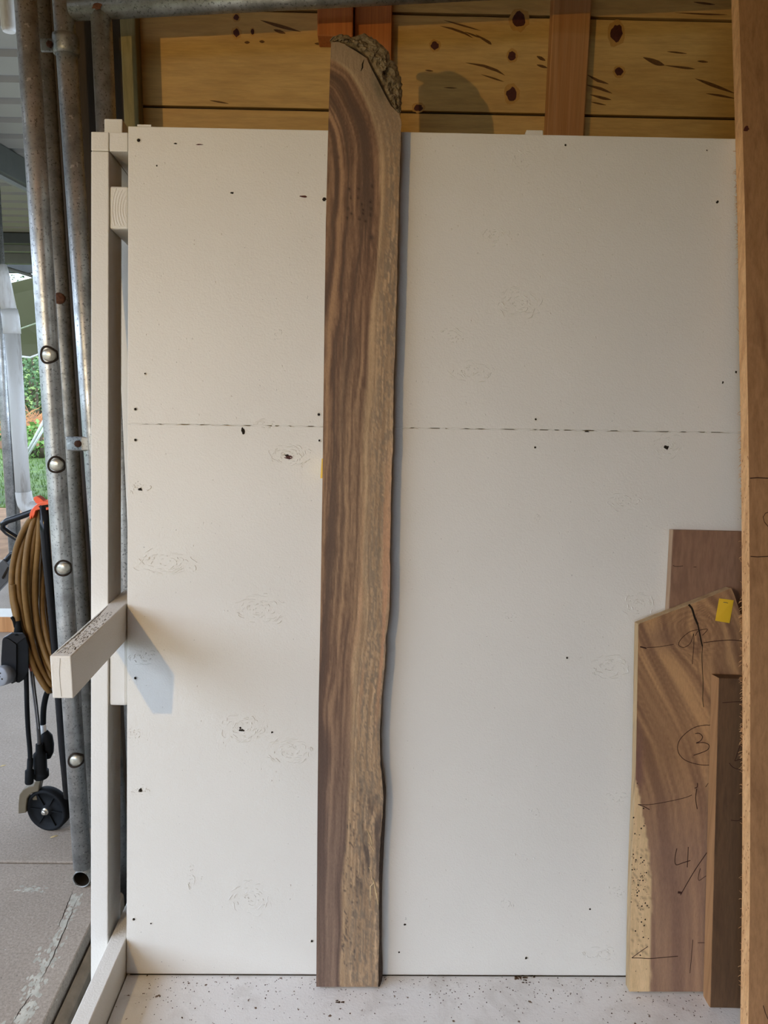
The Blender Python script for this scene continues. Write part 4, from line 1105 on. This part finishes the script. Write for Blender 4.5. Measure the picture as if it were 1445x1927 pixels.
shrub('dark leafy tree behind the shrubs', 40, 660, 21.0, 4.5, 2.6, 4200, s255(52, 72, 40), 3)
shrub('dark bush at the left edge behind the steel post', -20, 700, 18.0, 2.4, 2.2, 2200, s255(60, 84, 44), 4)
shrub('small ferny plant on the lawn next to the scaffold tube', 78, 832, 13.0, .35, .34, 420, s255(112, 146, 70), 5)
# heap of dry fronds
random.seed(9); c = atY(62, 785, 14.5)
fp_ = thing('frond_heap', 'heap of dry orange-brown palm fronds on the lawn', 'fronds', Vector((c.x, 14.5, GZ)))
b = MB()
for k in range(240):
    a = random.uniform(0, 3.14); L = random.uniform(.25, .75); base_ = c + Vector((random.gauss(0, .22), random.gauss(0, .2), -.25 + random.gauss(0, .1)))
    dv = Vector((math.cos(a) * L, random.uniform(-.2, .2), math.sin(a) * L * .6)); w = Vector((0, 0, .014))
    b.add([base_ - w, base_ + w, base_ + dv * .6 + w + Vector((0, 0, .04)), base_ + dv, base_ + dv * .6 - w + Vector((0, 0, .04))], [(0, 1, 2, 3, 4)])
obj('dry_fronds', b, plain('dry_frond', s255(186, 132, 88), .8, var=.35, scale=4, bmp=0), fp_)
b = MB(); b.blob(Vector((c.x, 14.5, GZ + .02)), .75, .55, EX, Vector((0, 1, 0)), (0, 0, 1), 14, .62, .1); obj('heap_core', b, plain('heap_core', s255(110, 78, 52), .9, var=.4, scale=5), fp_)
for (x0_, y0_, x1_, y1_, lab) in ((61, 832, 83, 790, 'pale stake leaning to the right beside the frond heap'), (66, 834, 88, 796, 'second pale stake just behind the first leaning one')):
    b = MB(); p0 = atY(x0_, y0_, 12.5); p1 = atY(x1_, y1_, 12.5); p0.z = max(p0.z, GZ)
    p0 = p1 + (p0 - p1) * ((p1.z - GZ) / max(.01, p1.z - p0.z)); b.tube([p0, p1], .022, 8)
    tag(obj('stake', b, plain('stake', s255(190, 190, 180), .7), at=p0), lab, 'stake')
# bank added to block low sky and dim the upper rack
random.seed(31)
b = MB(); HS = [(-15, -30), (-15, 11), (-13, 25), (4, 32), (30, 34)]
P = resample(HS, 90); vs = []
for i in range(90):
    q = Vector((P[i, 0], P[i, 1], 0)); t_ = Vector((P[min(i + 1, 89), 0] - P[max(i - 1, 0), 0], P[min(i + 1, 89), 1] - P[max(i - 1, 0), 1], 0)).normalized(); nn = Vector((-t_.y, t_.x, 0))
    h = 2.2 + 0.8 * vn(i * .5, 2.2)
    for (o_, z_) in ((-1.6, GZ), (-1.8, h * .35), (-1.4, h * .7), (-.6, h * .95), (.5, h), (1.5, h * .7), (1.6, GZ)):
        vs.append(q + nn * (o_ + random.uniform(-.25, .25)) + Vector((0, 0, z_ + random.uniform(-.2, .2) * (z_ > 0))))
b.add(vs, [(i * 7 + k, i * 7 + k + 1, (i + 1) * 7 + k + 1, (i + 1) * 7 + k) for i in range(89) for k in range(6)])
o = obj('sky_block_bank', b, plain('sky_block_green', s255(58, 76, 40), .9, var=.5, scale=2.5, bmp=.8)); o['kind'] = 'structure'
# green awning
aw = thing('tarp_awning', 'olive green tarpaulin awning beyond the shed roof', 'awning', atY(45, 672, 11.2))
T = [atY(-60, 552, 10.6), atY(120, 509, 10.6), atY(130, 668, 11.2), atY(-60, 676, 11.2)]
M_TARP = plain('green_tarp', s255(112, 110, 86), .7, var=.06, scale=2)
b = MB(); b.prism(T, (0, .02, .01)); obj('sheet', b, M_TARP, aw)
b = MB(); b.tube([atY(-60, 676, 11.18), atY(40, 671, 11.18), atY(57, 673, 11.18), atY(75, 666, 11.18), atY(130, 664, 11.18)], .016, 8); obj('lower_edge_line', b, M_WHITE, aw)  # plain white line along the awning's lower edge
b = MB(); b.tube([atY(-40, 650, 10.75), atY(38, 619, 10.75), atY(70, 608, 10.75), atY(130, 588, 10.75)], .012, 8); obj('cord', b, plain('pale_cord', s255(150, 156, 128), .7), aw)
for px in (-58, 128):
    q = atY(px, 672, 11.25); b = MB(); b.tube([Vector((q.x, 11.25, GZ)), q, Vector((q.x, 10.7, q.z + .9))], .03, 10); obj('pole', b, M_BEAM2, aw)

# white downpipe and the steel post at the slab's far edge
YD = 5.0
dp = thing('downpipe', 'white plastic downpipe with a slanted top and an elbow at the bottom', 'downpipe', atY(47, 950, YD))
b = MB(); b.tube([atY(23, 622, YD), atY(33, 775, YD), atY(44, 930, YD)], .046, 24); obj('pipe', b, M_PVC, dp)
b = MB(); b.tube([atY(-2, 500, YD), atY(4, 523, YD), atY(18, 588, YD)], .046, 24); obj('slanted_pipe', b, M_PVC, dp)
b = MB(); b.tube([atY(17, 583, YD), atY(19.5, 596, YD), atY(21.5, 612, YD), atY(23, 628, YD)], [.050, .052, .052, .052], 24); obj('coupling', b, M_PVC, dp)
b = MB(); b.tube(spline([atY(44, 925, YD), atY(46, 938, YD), atY(50, 950, YD), atY(60, 957, YD), atY(74, 959, YD), atY(110, 960, YD), atY(140, 962, YD), atY(150, 970, YD), atY(153, 985, YD), Vector((atY(153, 985, YD).x, YD, .4)), Vector((atY(153, 985, YD).x, YD, 0))]), .051, 20); obj('elbow', b, M_PVC, dp)
YP = 5.35
p0 = atY(2, 640, YP); p1 = atY(27, 1040, YP); pt = line(p1, p0, (2.64 - p1.z) / (p0.z - p1.z)); pb = line(p1, p0, (0 - p1.z) / (p0.z - p1.z))
po = thing('steel_post', 'grey galvanised roof post next to the white downpipe', 'post', pb)
b = MB(); b.tube([pb, pt], .036, 20); obj('tube', b, M_GALV, po)
b = MB(); b.tube([pb + Vector((.045, -.005, 0)), pt + Vector((.045, -.005, 0))], .013, 12); obj('conduit', b, M_GALVD, po)
b = MB(); b.box(pb.x - .07, pb.x + .07, YP - .07, YP + .07, 0, .01); obj('base_plate', b, M_GALVD, po)
# fixture stub at the very top left
st_ = thing('pipe_stub', 'pale capped pipe stub hanging under the roof in the top left corner', 'pipe', atY(17, 62, 2.6))
b = MB(); q = atY(17, 60, 2.6); b.tube([Vector((q.x, 2.6, 2.655)), Vector((q.x, 2.6, q.z + .01)), Vector((q.x, 2.6, q.z))], [.022, .022, .018], 18); obj('stub', b, M_PVC, st_)
b = MB(); b.tube([Vector((q.x, 2.6, q.z + .09)), Vector((q.x, 2.6, q.z + .13))], .026, 18); obj('collar', b, M_PVC, st_)
# plank lying on the slab
q = atZ(10, 1190, 0)
b = MB(); b.box(-3.6, atZ(32, 1190, 0).x + .03, q.y, q.y + .14, 0, .085)
fpk = thing('loose_plank', 'reddish plank lying on the slab at the left edge behind the outlet box', 'plank', (q.x, q.y, 0))
obj('timber', b, M_STUD, fpk, bevel=.003)
b = MB(); b.box(-3.6, atZ(32, 1190, 0).x + .03, q.y + .002, q.y + .138, .0852, .088); obj('white_top', b, M_PAINT, fpk)
random.seed(5)
for (x, y, lab) in ((102, 1574, 'small pale wood chip on the slab under the cart wheel'), (5, 1441, 'small brown leaf scrap on the slab at the left edge')):
    q = atZ(x, y, .001); b = MB(); b.blob(q, .011, .004, Vector((.8, .5, 0)), Vector((-.5, .8, 0)), (0, 0, 1), 8, .003, .3)
    tag(obj('wood_chip', b, mchip, at=q), lab, 'chip')
